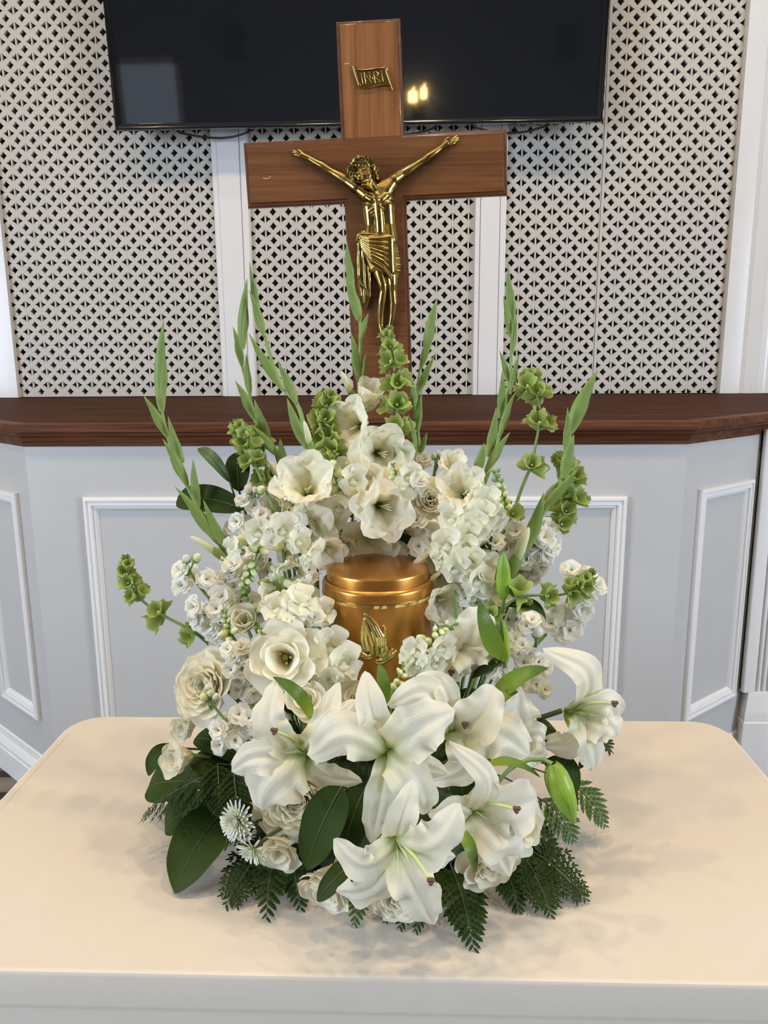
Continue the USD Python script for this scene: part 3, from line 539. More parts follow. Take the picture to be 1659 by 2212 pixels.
SPT = [0, .06, .2, .42, .7, .88, 1]; SPW = [.40, .62, .92, 1., .66, .30, .03]
def spindle(p0, p1, w, flat=.7, nref=None, bend=.0, n=12, m=10, wid=SPW):
    p0, p1 = A(p0, float), A(p1, float); d = p1 - p0; L = np.linalg.norm(d); d /= L
    nref = -FWD if nref is None else A(nref, float); b = np.cross(d, nref); b /= np.linalg.norm(b); c = np.cross(b, d)
    t = np.linspace(0, 1, n); wv = np.interp(t, SPT, wid) * w / 2; a = np.arange(m) * 2 * np.pi / m
    V = p0 + d * (t * L)[:, None] + b * (bend * L * np.sin(np.pi * t))[:, None]
    V = V[:, None] + b * (wv[:, None] * np.cos(a))[..., None] + c * (wv[:, None] * np.sin(a) * flat)[..., None]
    i = np.arange(m); j = (i + 1) % m
    F = np.vstack([np.stack([k * m + i, k * m + j, (k + 1) * m + j, (k + 1) * m + i], 1) for k in range(n - 1)])
    U = np.stack([np.repeat(t, m), np.tile(np.abs(np.arange(m) / m * 2 - 1), n)], 1)
    return V.reshape(-1, 3), np.vstack([F[:, [0, 1, 2]], F[:, [0, 2, 3]]]), U
OVAL = [.25, .55, .92, 1., .86, .55, .05]
def dirv(az, el): az, el = math.radians(az), math.radians(el); return A([math.sin(az) * math.cos(el), -math.cos(az) * math.cos(el), math.sin(el)])
FOAM = A([-.03, 1.02, .83])
def toward_foam(p, n=6):
    """The hidden run of a stem, down into the foam ring, clear of the urn."""
    p = A(p, float); d = p[:2] - A([UX, UY]); r = max(np.linalg.norm(d), 1e-6); d /= r; q = A([UX + d[0] * .108, UY + d[1] * .108, TT + .085 + .02 * math.sin(9 * p[0] + 7 * p[2])])
    m = (p + q) / 2 + A([0, 0, .012]); k = np.linalg.norm(m[:2] - A([UX, UY]))
    if k < .095: m[:2] = A([UX, UY]) + (m[:2] - A([UX, UY])) * .095 / k
    return spline([p, m, q], n)
def emit(par, items, R=None, pos=None, sc=1.):
    for it in items:
        m = it[1]
        if R is not None: m = place(m, A(R) * sc, pos)
        n = part(par, it[0], m, it[2])
        if len(it) > 3 and it[3]: emit(n, it[3], R, pos, sc)

# ------------------------------------------------------------------ the flowers
def lily(label, c, D, ax, petals, stigma=None, group=None, stem=True, seed=0):
    """petals: (tip x, tip y, width px, via x, via y, lift, tip depth, roll)"""
    C = at(c[0], c[1], D); ax = dirv(*ax); s_ = mpp(C); t = thing('lily', label, 'lily', C, group)
    for k, pt in enumerate(petals):
        tx, ty, w = pt[:3]; vx, vy = pt[3:5] if len(pt) > 4 and pt[3] is not None else ((c[0] + tx) / 2, (c[1] + ty) / 2)
        lift = pt[5] if len(pt) > 5 else .022; dz = pt[6] if len(pt) > 6 else .0; rl_ = pt[7] if len(pt) > 7 else .55
        inner = k % 2 == 0
        c0 = C - ax * .006 + (at((c[0] * 5 + tx) / 6, (c[1] * 5 + ty) / 6, D) - C) * .15
        q = [c0, at(c[0] * .72 + vx * .28, c[1] * .72 + vy * .28, D) + ax * lift * .72, at(vx, vy, D) + ax * lift, at(vx * .38 + tx * .62, vy * .38 + ty * .62, D + dz * .5) + ax * lift * .55, at(tx, ty, D + dz)]
        cv = spline(q, 26); tt = np.linspace(0, 1, 26)
        m = sheet(cv, w * s_ * 1.26, ax * .8 - FWD * .5, roll=.75 * rl_ * (1 - tt) - .65 * tt ** 2 * (1 if k % 3 else -.6), ruf=.24 if inner else .15, rn=2.3 + .4 * (k % 3), ns=17, crease=.09, prof=(.62, .74, .18), seed=seed * 10 + k)
        part(t, 'petal', m, 'lily_petal')
    if stigma is not None:
        e = at(stigma[0], stigma[1], D - stigma[2]) if len(stigma) > 2 else at(stigma[0], stigma[1], D - .05)
        mid = (C + e) / 2 + A([0, 0, .006]); p = part(t, 'pistil', tube(spline([C, mid, e], 12), [.0019] * 11 + [.0023], 8), 'filament')
        d = e - C; d /= np.linalg.norm(d)
        part(p, 'stigma', join([vf(m3.Manifold.batch_hull([m3.Manifold.sphere(.0026, 12).translate(list(e + d * .002 + A(o) * .0022)), m3.Manifold.sphere(.0022, 12).translate(list(e))])) for o in ((1, 0, .4), (-.8, 0, .6), (0, -.3, -1))]), 'stigma')
        r = np.random.default_rng(seed)
        for k in range(6):
            a_ = k * 1.047 + .4; rr = frame(d); o = rr @ A([math.cos(a_), math.sin(a_), 0]); L = np.linalg.norm(e - C) * r.uniform(.38, .62)
            part(t, 'stamen', tube(spline([C, C + d * L * .5 + o * .004, C + d * L + o * .012], 8), [.0011] * 6 + [.0007, .0002], 6), 'filament')
    if stem: part(t, 'stem', tube(toward_foam(C - ax * .012), .0034, 7), 'stem_dark')
    return t
def rose(label, c, D, ax, rpx, seed=0, cat='rose', matn='rose_petal', n=44, name='rose', group=None, tight=1.):
    C = at(c[0], c[1], D); ax = dirv(*ax); R = frame(ax) @ rotz(seed); Rd = rpx * mpp(C); r = np.random.default_rng(seed)
    C = C - ax * Rd * .35; t = thing(name, label, cat, C, group); items = []
    for k in range(3, n):
        u = k / (n - 1); phi = k * 2.39996 + r.uniform(-.2, .2)
        L = Rd * (.52 + .72 * u); W = Rd * (.78 + .52 * u); a0 = 3 + 49 * u ** 1.3 * tight; a1 = -9 + 100 * u ** 1.15 * tight + r.uniform(-7, 7)
        items.append(('petal', apetal(L, W, a0, a1, phi, r0=Rd * (.12 + .07 * u), z0=Rd * (.14 * (1 - u)), roll=2.5 * (1 - u) ** 1.6 + .6, ruf=.05 + .10 * u, rn=1.7, ns=11, n=13, k=1.5, prof=(.42, .30, .45), seed=seed * 100 + k), matn))
    items.append(('stem', tube([(0, 0, -Rd * .5), (0, 0, .1 * Rd)], [.003, .006], 8), 'stem_dark'))
    emit(t, items, R, C); part(t, 'stalk', tube(toward_foam(C - ax * Rd * .4), .003, 7), 'stem_dark')
    return t
def lisianthus(label, c, D, ax, rpx, seed=0, open_=1., centre=True, n=11, group=None):
    C = at(c[0], c[1], D); ax = dirv(*ax); R = frame(ax) @ rotz(seed * 1.3); Rd = rpx * mpp(C); r = np.random.default_rng(seed)
    C = C - ax * Rd * .7; t = thing('lisianthus', label, 'lisianthus', C, group); items = []
    for k in range(n):
        u = k / (n - 1); phi = k * 2.39996 + r.uniform(-.15, .15)
        items.append(('petal', apetal(Rd * (1.15 + .35 * u), Rd * (1.05 + .35 * u), 10 + 24 * open_ * u, (22 + 78 * u) * open_ + r.uniform(-6, 6) - 14 * (1 - open_), phi, r0=Rd * .06, roll=.95 - .5 * u * open_, ruf=.11 + .10 * u * open_, rn=2.2, ns=11, k=1.3, n=13, prof=(.55, .20, .3), seed=seed * 50 + k), 'lisi_petal'))
    if centre:
        items.append(('pistil', lathe([(0, .25 * Rd), (.05 * Rd, .25 * Rd), (.045 * Rd, .5 * Rd), (.1 * Rd, .56 * Rd), (.08 * Rd, .62 * Rd), (0, .64 * Rd)], 12), 'calyx_green'))
        for k in range(5):
            a_ = k * 1.257; items.append(('stamen', tube([(.06 * Rd * math.cos(a_), .06 * Rd * math.sin(a_), .3 * Rd), (.17 * Rd * math.cos(a_), .17 * Rd * math.sin(a_), .58 * Rd), (.19 * Rd * math.cos(a_), .19 * Rd * math.sin(a_), .66 * Rd)], [.02 * Rd, .03 * Rd, .05 * Rd], 6), 'yellow_centre'))
    emit(t, items, R, C); part(t, 'stalk', tube(toward_foam(C), .0026, 7), 'stem_green')
    return t
def gfloret(par, c, D, ax, size, seed=0, open_=1., stam=True):
    """One gladiolus bloom; size = picture pixels across."""
    C = at(c[0], c[1], D); s_ = size * mpp(C); axv = dirv(*ax); R = frame(axv) @ rotz(.5 + seed * .37); C = C - axv * s_ * .42; r = np.random.default_rng(seed + 77)
    L, W = s_ * .98, s_ * .62
    f = part(par, 'bloom', place(lathe([(.035 * s_, -.18 * s_), (.05 * s_, -.05 * s_), (.075 * s_, .12 * s_), (.06 * s_, .12 * s_), (.0, .0)], 14), R, C), 'stem_green')
    items = []
    for k in range(6):
        inner = k % 2; items.append(('petal', apetal(L * (1. if inner else .95) * r.uniform(.92, 1.06), W * (1.06 if inner else .92), 12, (18 + 56 * open_) + r.uniform(-12, 12) + (2 if inner else 14) * open_, k * 1.0472, r0=.03 * s_, roll=.62 - .2 * open_, ruf=.26, rn=4.4, ns=17, k=1.5, n=22, crease=.10, prof=(.72, .58, .25), seed=seed * 11 + k), 'glad_petal'))
    if stam:
        for k in range(3):
            a_ = 1.2 + k * .5; items.append(('stamen', tube(spline([(0, 0, .1 * s_), (.05 * s_ * math.cos(a_), .05 * s_ * math.sin(a_), .38 * s_), (.12 * s_ * math.cos(a_), .12 * s_ * math.sin(a_), .60 * s_)], 8), [.011 * s_] * 5 + [.016 * s_, .014 * s_, .004 * s_], 6), 'anther'))
    emit(f, items, R, C)
def gladiolus(label, stem, D, buds, blooms=(), group=None, thick=6.):
    """stem: picture points, tip to foot; buds: (base x, y, tip x, y, width px[, kind])"""
    Dt, Db = D; n = len(stem); pts = [at(x, y, Dt + (Db - Dt) * k / (n - 1)) for k, (x, y) in enumerate(stem)]
    t = thing('gladiolus', label, 'gladiolus', pts[-1], group); s_ = mpp(pts[0]); cv = spline(pts, 30)
    part(t, 'stem', tube(np.vstack([cv, toward_foam(pts[-1])[1:]]), np.r_[np.linspace(.55, 1, 30), np.ones(5)] * thick * s_, 9), 'stem_green')
    ys = A([p[1] for p in stem], float)
    for k, b in enumerate(buds):
        d = float(np.interp(b[1], ys, np.linspace(Dt, Db, n))) - .004 - .0015 * (k % 2); kind = b[5] if len(b) > 5 else ''
        p0, p1 = at(b[0], b[1], d), at(b[2], b[3], d - .006 - .004 * (k % 2)); sg_ = 1 if k % 2 else -1
        if kind == 'w':
            part(t, 'bud', spindle(p0 + (p1 - p0) * .25, p1 + (p1 - p0) * .03, b[4] * s_ * .86, .8, bend=.01 * sg_, wid=[.4, .6, .92, 1, .85, .6, .2]), 'glad_tip')
            part(t, 'bract', spindle(p0, p0 + (p1 - p0) * .66, b[4] * s_ * 1.05, .75, bend=.03 * sg_), 'glad_bud')
        else:
            bb = part(t, 'bract', spindle(p0, p1, b[4] * s_ * 1.12, .72, bend=.025 * sg_, n=16, m=12), 'glad_bud')
            part(bb, 'inner_bract', spindle(p0 + (p1 - p0) * .12 + A([0, -.0022, 0]), p0 + (p1 - p0) * .74 + A([0, -.002, 0]), b[4] * s_ * .78, .75, bend=-.03 * sg_, n=12), 'glad_bud')
    for k, b in enumerate(blooms): gfloret(t, b[0:2], b[2], b[3:5], b[5], seed=len(buds) * 7 + k, open_=b[6] if len(b) > 6 else 1.)
    return t
def bell_mesh(sz, seed):
    r = np.random.default_rng(seed); n, m = 20, 7; a = np.arange(n) * 2 * np.pi / n; t = np.linspace(0, 1, m)
    lob = (.5 + .5 * np.cos(5 * a + r.uniform(0, 6))) ** 2.5; ja = r.normal(0, .045, n)[None] * (t ** 2)[:, None]; rad = (.10 + .95 * t ** .85)[:, None] * (1 + .20 * (t ** 3)[:, None] * (lob - .3)[None] + ja + .09 * (t ** 2)[:, None] * np.sin(2 * a + r.uniform(0, 6))) * .5
    z = (.85 * t - .12 * t ** 4)[:, None] + 1.2 * ja + .14 * (t ** 3)[:, None] * (lob - .5) + .05 * (t ** 2)[:, None] * np.sin(a * 2 + 1)
    V = np.stack([rad * np.cos(a), rad * np.sin(a), z], -1).reshape(-1, 3) * sz; i = np.arange(n); j = (i + 1) % n
    F = np.vstack([np.stack([k * n + i, k * n + j, (k + 1) * n + j, (k + 1) * n + i], 1) for k in range(m - 1)])
    U = np.stack([np.repeat(t, n), np.tile(a / 6.283, m)], 1)
    return V, np.vstack([F[:, [0, 1, 2]], F[:, [0, 2, 3]]]), U
def bells(label, stem, D, nodes, tip=True, seed=0, thick=4.2, group=None):
    """stem: picture points tip to foot; nodes: (x, y, bell px, count)"""
    Dt, Db = D; n = len(stem); pts = [at(x, y, Dt + (Db - Dt) * k / (n - 1)) for k, (x, y) in enumerate(stem)]; s_ = mpp(pts[0])
    t = thing('bells_of_ireland', label, 'flower', pts[-1], group); cv = spline(pts, 40)
    part(t, 'stem', tube(np.vstack([cv, toward_foam(pts[-1])[1:]]), np.r_[np.linspace(.5, 1, 40), np.ones(5)] * thick * s_, 8), 'stem_green')
    r = np.random.default_rng(seed)
    for k, (x, y, sz, cnt) in enumerate(nodes):
        px_ = A([proj(q) for q in cv]); i = int(np.argmin(np.hypot(*(px_ - [x, y]).T))); Y = cv[i][1]; P = at(x, y, Y); T = cv[max(i - 1, 0)] - cv[min(i + 1, 39)]; Rf = frame(T)
        for q in range(cnt):
            a_ = q * 6.283 / cnt + r.uniform(-.3, .3) + k * .9; up = r.uniform(.15, .65); d = Rf @ A([math.cos(a_), math.sin(a_), up]); b = sz * s_ * r.uniform(.74, 1.02)
            o = P + Rf @ A([math.cos(a_), math.sin(a_), 0]) * thick * s_ * .6 + T / (np.linalg.norm(T) + 1e-9) * r.uniform(-.12, .12) * b
            m = bell_mesh(b, seed * 99 + k * 9 + q); Rb = frame(d) @ rotz(r.uniform(0, 6))
            bn = part(t, 'bell', place(m, Rb, o), 'bell_green')
            if sz > 30: part(bn, 'seed_flower', place(m3.Manifold.sphere(b * .09, 10).translate([0, 0, b * .22]), Rb, o), 'anther')
    if tip:
        T = cv[0] - cv[4]; T /= np.linalg.norm(T); Rf = frame(T)
        for q in range(16):
            a_ = q * 2.4; h = 12 * s_ * (1 - q / 16.); d = Rf @ A([math.cos(a_), math.sin(a_), .9]); d /= np.linalg.norm(d); o = cv[0] + T * (h - 8 * s_)
            part(t, 'young_leaf', spindle(o, o + d * (9 + 8 * (q / 16.)) * s_, 4.6 * s_, .5, n=6, m=6), 'bell_green')
    return t
def proj(p): v = A(p) - EYE; z = v @ FWD; return 829.5 + FPX * (v @ RIGHT) / z, 1106 - FPX * (v @ UP) / z
def stock_floret(sz, seed):
    r = np.random.default_rng(seed); ms = []
    for k in range(12):
        lay = k // 4; phi = k * 1.62 + lay * .5 + r.uniform(-.3, .3)
        ms.append(apetal(sz * (.58 - .07 * lay) * r.uniform(.88, 1.1), sz * (.56 - .06 * lay), 34 - 8 * lay, 102 - 17 * lay + r.uniform(-14, 14), phi, z0=.045 * sz * lay, roll=.15, ruf=.26, rn=1.5, ns=7, n=8, prof=(.75, .24, .2), seed=seed * 31 + k))
    return join(ms)
def stock(label, florets, D, buds=(), stem=None, seed=0, size=46, group=None, name='stock', cat='flower'):
    """florets: (x, y[, depth change]); each looks outward from the stem"""
    cx, cy = np.mean([f[0] for f in florets]), np.mean([f[1] for f in florets]); C = at(cx, cy, D); s_ = mpp(C); r = np.random.default_rng(seed + 5)
    t = thing(name, label, cat, C, group)
    sp = [at(x, y, D + .012) for x, y in stem] if stem else [at(cx, cy - 10, D + .015), at(cx * .8 + 812 * .2, cy + 40, D + .03)]
    part(t, 'stem', tube(np.vstack([spline(sp, 14), toward_foam(sp[-1])[1:]]), 3.4 * s_, 7), 'stem_green')
    for k, f in enumerate(florets):
        dd = f[2] if len(f) > 2 else r.uniform(-.012, .006); sz = (f[3] if len(f) > 3 else size * r.uniform(.92, 1.1)) * s_
        P = at(f[0], f[1], D + dd); ax = A([(f[0] - cx) * s_ * 1.1, -.055, -(f[1] - cy) * s_ * .7 + .032]) + r.normal(0, .010, 3)
        fl = part(t, 'floret', place(stock_floret(sz, seed * 17 + k), frame(ax) @ rotz(r.uniform(0, 6)), P - ax / np.linalg.norm(ax) * sz * .3), 'stock_petal')
        part(fl, 'calyx', spindle(P - ax / np.linalg.norm(ax) * sz * .62, P - ax / np.linalg.norm(ax) * sz * .12, sz * .2, 1., n=6, m=7, wid=[.6, .8, 1, 1, .9, .7, .3]), 'calyx_green')
    for k, b in enumerate(buds):
        P = at(b[0], b[1], D); w = b[2] if len(b) > 2 else 17; a_ = sp[0]; d = P - a_; d = d / (np.linalg.norm(d) + 1e-9)
        bd = part(t, 'bud', spindle(P - d * w * .55 * s_, P + d * w * .6 * s_, w * s_, 1., n=8, m=9, wid=OVAL), 'snap_bud' if k % 2 else 'stock_petal')
        part(bd, 'sepal', spindle(P - d * w * .75 * s_, P + d * w * .12 * s_, w * 1.02 * s_, 1., n=7, m=9, wid=[.3, .7, .95, 1, .95, .8, .6]), 'calyx_green')
        part(t, 'pedicel', tube(spline([P - d * w * .7 * s_, (P + a_) / 2 + A([0, 0, -.004]), a_ + A([0, 0, -.012])], 6), 1.8 * s_, 6), 'stem_green')
    return t
def snap_floret(sz, seed):
    r = np.random.default_rng(seed); ms = [lathe([(.10 * sz, -.32 * sz), (.16 * sz, -.15 * sz), (.17 * sz, .06 * sz), (.13 * sz, .2 * sz), (.0, .22 * sz)], 12)]
    V, F = join([ms[0], place(vf(trimesh.creation.icosphere(2, .17 * sz)), np.diag([1.25, .8, .75]), (0, -.13 * sz, .20 * sz))])[:2]; ms = [(V, F, np.stack([np.clip((V[:, 2] / sz + .32) / .7, 0, 1), V[:, 0] * 0], 1))]
    for k, (phi, L, a1) in enumerate(((1.0, .92, 92), (2.14, .92, 84), (-1.57, .66, 150), (-.55, .74, 130), (-2.6, .74, 136))):
        ms.append(apetal(sz * L * r.uniform(.9, 1.1), sz * .76, 14, a1 + r.uniform(-14, 14), phi, r0=.08 * sz, z0=.0, roll=.35, ruf=.28, rn=1.9, ns=9, n=11, prof=(.6, .24, .35), seed=seed * 7 + k))
    return join(ms)
def snapdragon(label, stem, D, florets=(), buds=(), seed=0, thick=3.4, size=44, leaves=0, group=None, autobuds=0, bud0=7, bud1=15, span=(0., .5)):
    Dt, Db = D; n = len(stem); pts = [at(x, y, Dt + (Db - Dt) * k / (n - 1)) for k, (x, y) in enumerate(stem)]; s_ = mpp(pts[0]); cv = spline(pts, 40); r = np.random.default_rng(seed + 9)
    t = thing('snapdragon', label, 'snapdragon', pts[-1], group)
    part(t, 'stem', tube(np.vstack([cv, toward_foam(pts[-1])[1:]]), np.r_[np.linspace(.45, 1, 40), np.ones(5)] * thick * s_, 8), 'stem_green')
    px_ = A([proj(q) for q in cv])
    for k, f in enumerate(florets):
        i = int(np.argmin(np.hypot(*(px_ - [f[0], f[1]]).T))); Pn = cv[i]; P = at(f[0], f[1], Pn[1] - (f[2] if len(f) > 2 else .018)); sz = (f[3] if len(f) > 3 else size * r.uniform(.9, 1.12)) * s_
        d = P - Pn + A([0, -.012, .0]); d = d / np.linalg.norm(d)
        fl = part(t, 'floret', place(snap_floret(sz, seed * 13 + k), frame(d), P), 'snap_petal')
        part(fl, 'calyx', spindle(P - d * sz * .5, P - d * sz * .05, sz * .34, 1., n=6, m=8, wid=[.4, .8, 1, 1, .9, .75, .4]), 'calyx_green')
    bl = [(x, y, w) for x, y, w in buds]
    for k in range(autobuds):
        u = k / max(autobuds - 1, 1); i = int((span[0] + (span[1] - span[0]) * u) * 39); w = bud0 + (bud1 - bud0) * u; a_ = k * 2.4; T = cv[max(i - 1, 0)] - cv[min(i + 1, 39)]; Rf = frame(T)
        d = Rf @ A([math.cos(a_), math.sin(a_), .75]); d /= np.linalg.norm(d); o = cv[i]; P = o + d * w * 1.25 * s_
        b = part(t, 'bud', spindle(o + d * w * .25 * s_, P + d * w * .45 * s_, w * s_, .95, n=8, m=8, wid=OVAL), 'snap_bud' if u > .35 else 'calyx_green')
        if u > .3: part(b, 'sepal', spindle(o, o + d * w * .85 * s_, w * .95 * s_, 1., n=6, m=8, wid=[.3, .6, .9, 1, .95, .8, .5]), 'calyx_green')
    for k, (x, y, w) in enumerate(bl):
        i = int(np.argmin(np.hypot(*(px_ - [x, y]).T))); P = at(x, y, cv[i][1] - .01); d = P - cv[i]; d = d / (np.linalg.norm(d) + 1e-9)
        b = part(t, 'bud', spindle(P - d * w * .9 * s_, P + d * w * .7 * s_, w * s_, 1., n=9, m=10, wid=OVAL), 'snap_bud')
        part(b, 'sepal', spindle(P - d * w * 1.25 * s_, P - d * w * .1 * s_, w * .92 * s_, 1., n=6, m=8, wid=[.3, .6, .9, 1, .95, .8, .5]), 'calyx_green')
    for k in range(leaves):
        i = int((.25 + .72 * k / leaves) * 39); T = cv[max(i - 1, 0)] - cv[min(i + 1, 39)]; Rf = frame(T); a_ = (k % 2) * 3.14 + r.uniform(-.5, .5) + .3
        for q in (0, 1):
            d = Rf @ A([math.cos(a_ + q * .8), math.sin(a_ + q * .8), .9]); d /= np.linalg.norm(d)
            part(t, 'calyx', spindle(cv[i], cv[i] + d * 17 * s_, 7.5 * s_, .45, n=7, m=7), 'calyx_green')
    return t
def leaf(name, label, cat, b, tip, w, matn, Db, Dt, bend=.02, roll=.35, ruf=.06, prof=(.55, .60, .06), group=None, side=0., seed=0, vein=True, nref=None):
    """b, tip: picture points; Db, Dt depths (or ('z', height) to lay it on a level)"""
    g = lambda p, d: on(p[0], p[1], d[1]) if isinstance(d, tuple) else at(p[0], p[1], d)
    P0, P1 = g(b, Db), g(tip, Dt); s_ = mpp(P1); nref = -FWD * .6 + A([0, 0, .8]) if nref is None else A(nref, float); d = P1 - P0; sd = np.cross(d / np.linalg.norm(d), nref)
    m = (P0 + P1) / 2 + nref * bend + sd * side * w * s_; cv = spline([P0, m, P1], 20)
    t = thing(name, label, cat, P0, group); sh = sheet(cv, w * s_, nref, roll=roll, ruf=ruf, rn=1.6, ns=11, prof=prof, seed=seed); part(t, 'blade', sh, matn)
    if vein: part(t, 'midrib', tube(cv + nref * .0002, np.linspace(.0011, .0003, 20), 6), 'fern_stem' if matn == 'salal_leaf' else 'stem_dark')
    part(t, 'leaf_stalk', tube(toward_foam(P0), .0015, 6), 'stem_dark')
    return t
def leaflet(c, d, L, W, n):
    """A toothed leaflet leaving c along d, in the plane with normal n."""
    d = d / np.linalg.norm(d); b = np.cross(n, d); K = 5; left, right = [], []
    for k in range(K):
        u = (k + .2) / K; v = (k + .95) / K; pr = lambda t: (t + .12) ** .5 * (1 - t) ** .62 * 1.25
        for lst, s_ in ((left, 1), (right, -1)):
            lst.append(c + d * L * u + b * s_ * W * .5 * pr(u) * .80 - n * W * .10 * pr(u)); lst.append(c + d * L * v + b * s_ * W * .5 * pr(v) * 1.2 - n * W * .12 * pr(v))
    V = A([c] + [c + d * L * (k + 1) / (K + .0) for k in range(K)] + left + right); nl = len(left); F = []
    mid = lambda q: min(int(math.ceil(q / 2)), K)
    for off_, fl in ((1 + K, False), (1 + K + nl, True)):
        prev = 0; pm = 0
        for q in range(nl):
            i = off_ + q; m_ = min((q + 1) // 2 + (q % 2), K)
            tri = [(pm, prev if prev else pm, i)] if prev else []
            if m_ != pm: tri.append((pm, i, m_))
            for T_ in tri: F.append(T_[::-1] if fl else T_)
            prev, pm = i, m_
    U = np.stack([np.linspace(0, 1, len(V)), np.zeros(len(V))], 1)
    return V, A(F), U
def fern(label, b, tip, w, Zb, Zt, seed=0, matn='fern_leaf', group=None, bend=.012, rows=12, curl=0., twice=False):
    P0 = on(b[0], b[1], Zb) if not isinstance(Zb, tuple) else at(b[0], b[1], Zb[1]); P1 = on(tip[0], tip[1], Zt) if not isinstance(Zt, tuple) else at(tip[0], tip[1], Zt[1]); s_ = mpp(P1); d = P1 - P0; L = np.linalg.norm(d)
    nrm = A([0, -.25, 1.0]) - d * (d @ A([0, -.25, 1.0])) / L ** 2; nrm /= np.linalg.norm(nrm); sd = np.cross(nrm, d / L)
    cv = spline([P0, (P0 + P1) / 2 + nrm * bend + sd * curl * L, P1], 40); t = thing('fern_frond', label, 'fern', P0, group); r = np.random.default_rng(seed)
    part(t, 'rachis', tube(cv, np.linspace(.0013, .0003, 40), 6), 'fern_stem')
    for k in range(rows):
        u = .04 + .93 * (k / (rows - 1)) ** .9; i = min(int(u * 39), 38); T = cv[i + 1] - cv[i]; T /= np.linalg.norm(T); sdv = np.cross(nrm, T); pl = w * s_ * .62 * (1 - u) ** .72 * (.7 + .3 * min(u * 4, 1)) + .005
        for s2 in (-1, 1):
            dirp = T * (.62 + .3 * u) + sdv * s2 * r.uniform(.85, 1.05) - nrm * r.uniform(-.02, .28); dirp /= np.linalg.norm(dirp); c0 = cv[i] + T * L * .035 * (s2 > 0)
            tilt = nrm + sdv * s2 * r.uniform(-.35, .15); tilt -= dirp * (tilt @ dirp); tilt /= np.linalg.norm(tilt)
            if not twice or pl < .016: part(t, 'leaflet', leaflet(c0, dirp, pl, min(pl * .56, L * .12 + .003), tilt), matn, False); continue
            ms = [tube([c0, c0 + dirp * pl], [.0006, .0002], 5)]; ms = [(ms[0][0], ms[0][1], np.zeros((len(ms[0][0]), 2)))]; nl = max(4, int(pl / .0088))
            for q in range(nl):
                v = (q + .5) / nl; ll = pl * .34 * (1 - v) ** .7 + .004
                for s3 in (-1, 1):
                    b_ = np.cross(tilt, dirp) * s3; ms.append(leaflet(c0 + dirp * pl * v, dirp * .9 + b_ * .8 - tilt * .1, ll * r.uniform(.9, 1.1), min(ll * .6, pl / nl * 1.2), tilt))
            ms.append(leaflet(c0 + dirp * pl * .94, dirp, .008, .004, tilt)); part(t, 'pinna', join(ms), matn, False)
    part(t, 'leaf_stalk', tube(toward_foam(P0), .0012, 6), 'fern_stem')
    return t
def pompon(label, c, D, ax, rpx, seed=0, matn='mum_petal', n=150, cat='chrysanthemum', name='chrysanthemum'):
    C = at(c[0], c[1], D); ax = dirv(*ax); R = frame(ax); Rd = rpx * mpp(C); C = C - ax * Rd * .3; t = thing(name, label, cat, C); r = np.random.default_rng(seed); items = []
    for k in range(n):
        u = k / (n - 1)
        if cat == 'carnation': m = apetal(Rd * (.75 + .3 * u), Rd * .62, 6 + 50 * u, -4 + 100 * u + r.uniform(-12, 12), k * 2.4, r0=.05 * Rd, roll=.5, ruf=.30, rn=1.7, ns=9, n=10, prof=(.9, .12, .12), seed=seed * 100 + k)
        else: m = apetal(Rd * (.45 + .6 * u), Rd * .15, 8 + 74 * u, 2 + 92 * u + r.uniform(-8, 8), k * 2.4, r0=.12 * Rd * u, roll=.9, ruf=.03, rn=1, ns=5, n=8, prof=(.4, .25, .5), seed=seed * 100 + k)
        items.append(('petal', m, matn))
    emit(t, items, R, C); part(t, 'stalk', tube(toward_foam(C), .0026, 7), 'stem_dark')
def lilybud(label, b, tip, w, D, stem, name='lily_bud'):
    P0, P1 = at(b[0], b[1], D), at(tip[0], tip[1], D - .012); s_ = mpp(P0); t = thing(name, label, 'lily bud', P0)
    W_ = [.3, .55, .9, 1., .8, .42, .12]; d = P1 - P0; u = np.cross(d, -FWD); u /= np.linalg.norm(u); c = np.cross(u, d / np.linalg.norm(d))
    for k in range(3):   # three closed tepals, their seams showing as ridges
        a_ = 2.09 * k + .55; o = (u * math.cos(a_) + c * math.sin(a_)) * w * s_ * .13
        part(t, 'tepal', spindle(P0 + o * .3, P1 + o * .15, w * s_ * .86, 1., n=16, m=16, wid=W_, nref=-FWD), 'lily_bud')
    for k in range(3):
        a_ = 2.09 * k + 1.6; o = (u * math.cos(a_) + c * math.sin(a_)) * w * s_ * .5
        part(t, 'ridge', tube(spline([P0 + o * .35, P0 + d * .25 + o * .98, P0 + d * .55 + o * .93, P0 + d * .85 + o * .42, P1], 16), .0008, 6), 'lily_bud')
    part(t, 'stem', tube(spline([P0] + [at(x, y, D + .006) for x, y in stem] + [toward_foam(P0)[-1]], 18), .0026, 8), 'stem_green')
# ------------------------------------------------------------------ what the flowers stand in
dish = thing('urn_stand', 'dark plastic dish and hidden riser under the urn', 'stand', (UX, UY, TT))
part(dish, 'dish', up_(lathe([(0, TT), (.17, TT), (.185, TT + .03), (.18, TT + .03), (.165, TT + .006), (0, TT + .006)], 48)), 'dish_plastic', 40)
part(dish, 'riser', up_(lathe([(.055, TT + .006), (.055, UZ - .012), (.07, UZ - .008), (.07, UZ), (0, UZ)], 32)), 'dish_plastic', 40)
r_ = np.random.default_rng(3); V, F = lathe([(.062, TT + .008), (.155, TT + .008), (.165, TT + .03), (.16, TT + .075), (.14, TT + .105), (.10, TT + .125), (.062, TT + .125), (.062, TT + .008)], 64)
part(dish, 'floral_foam', (V + [UX, UY, 0] + r_.normal(0, .001, V.shape), F), 'foam_green', True)

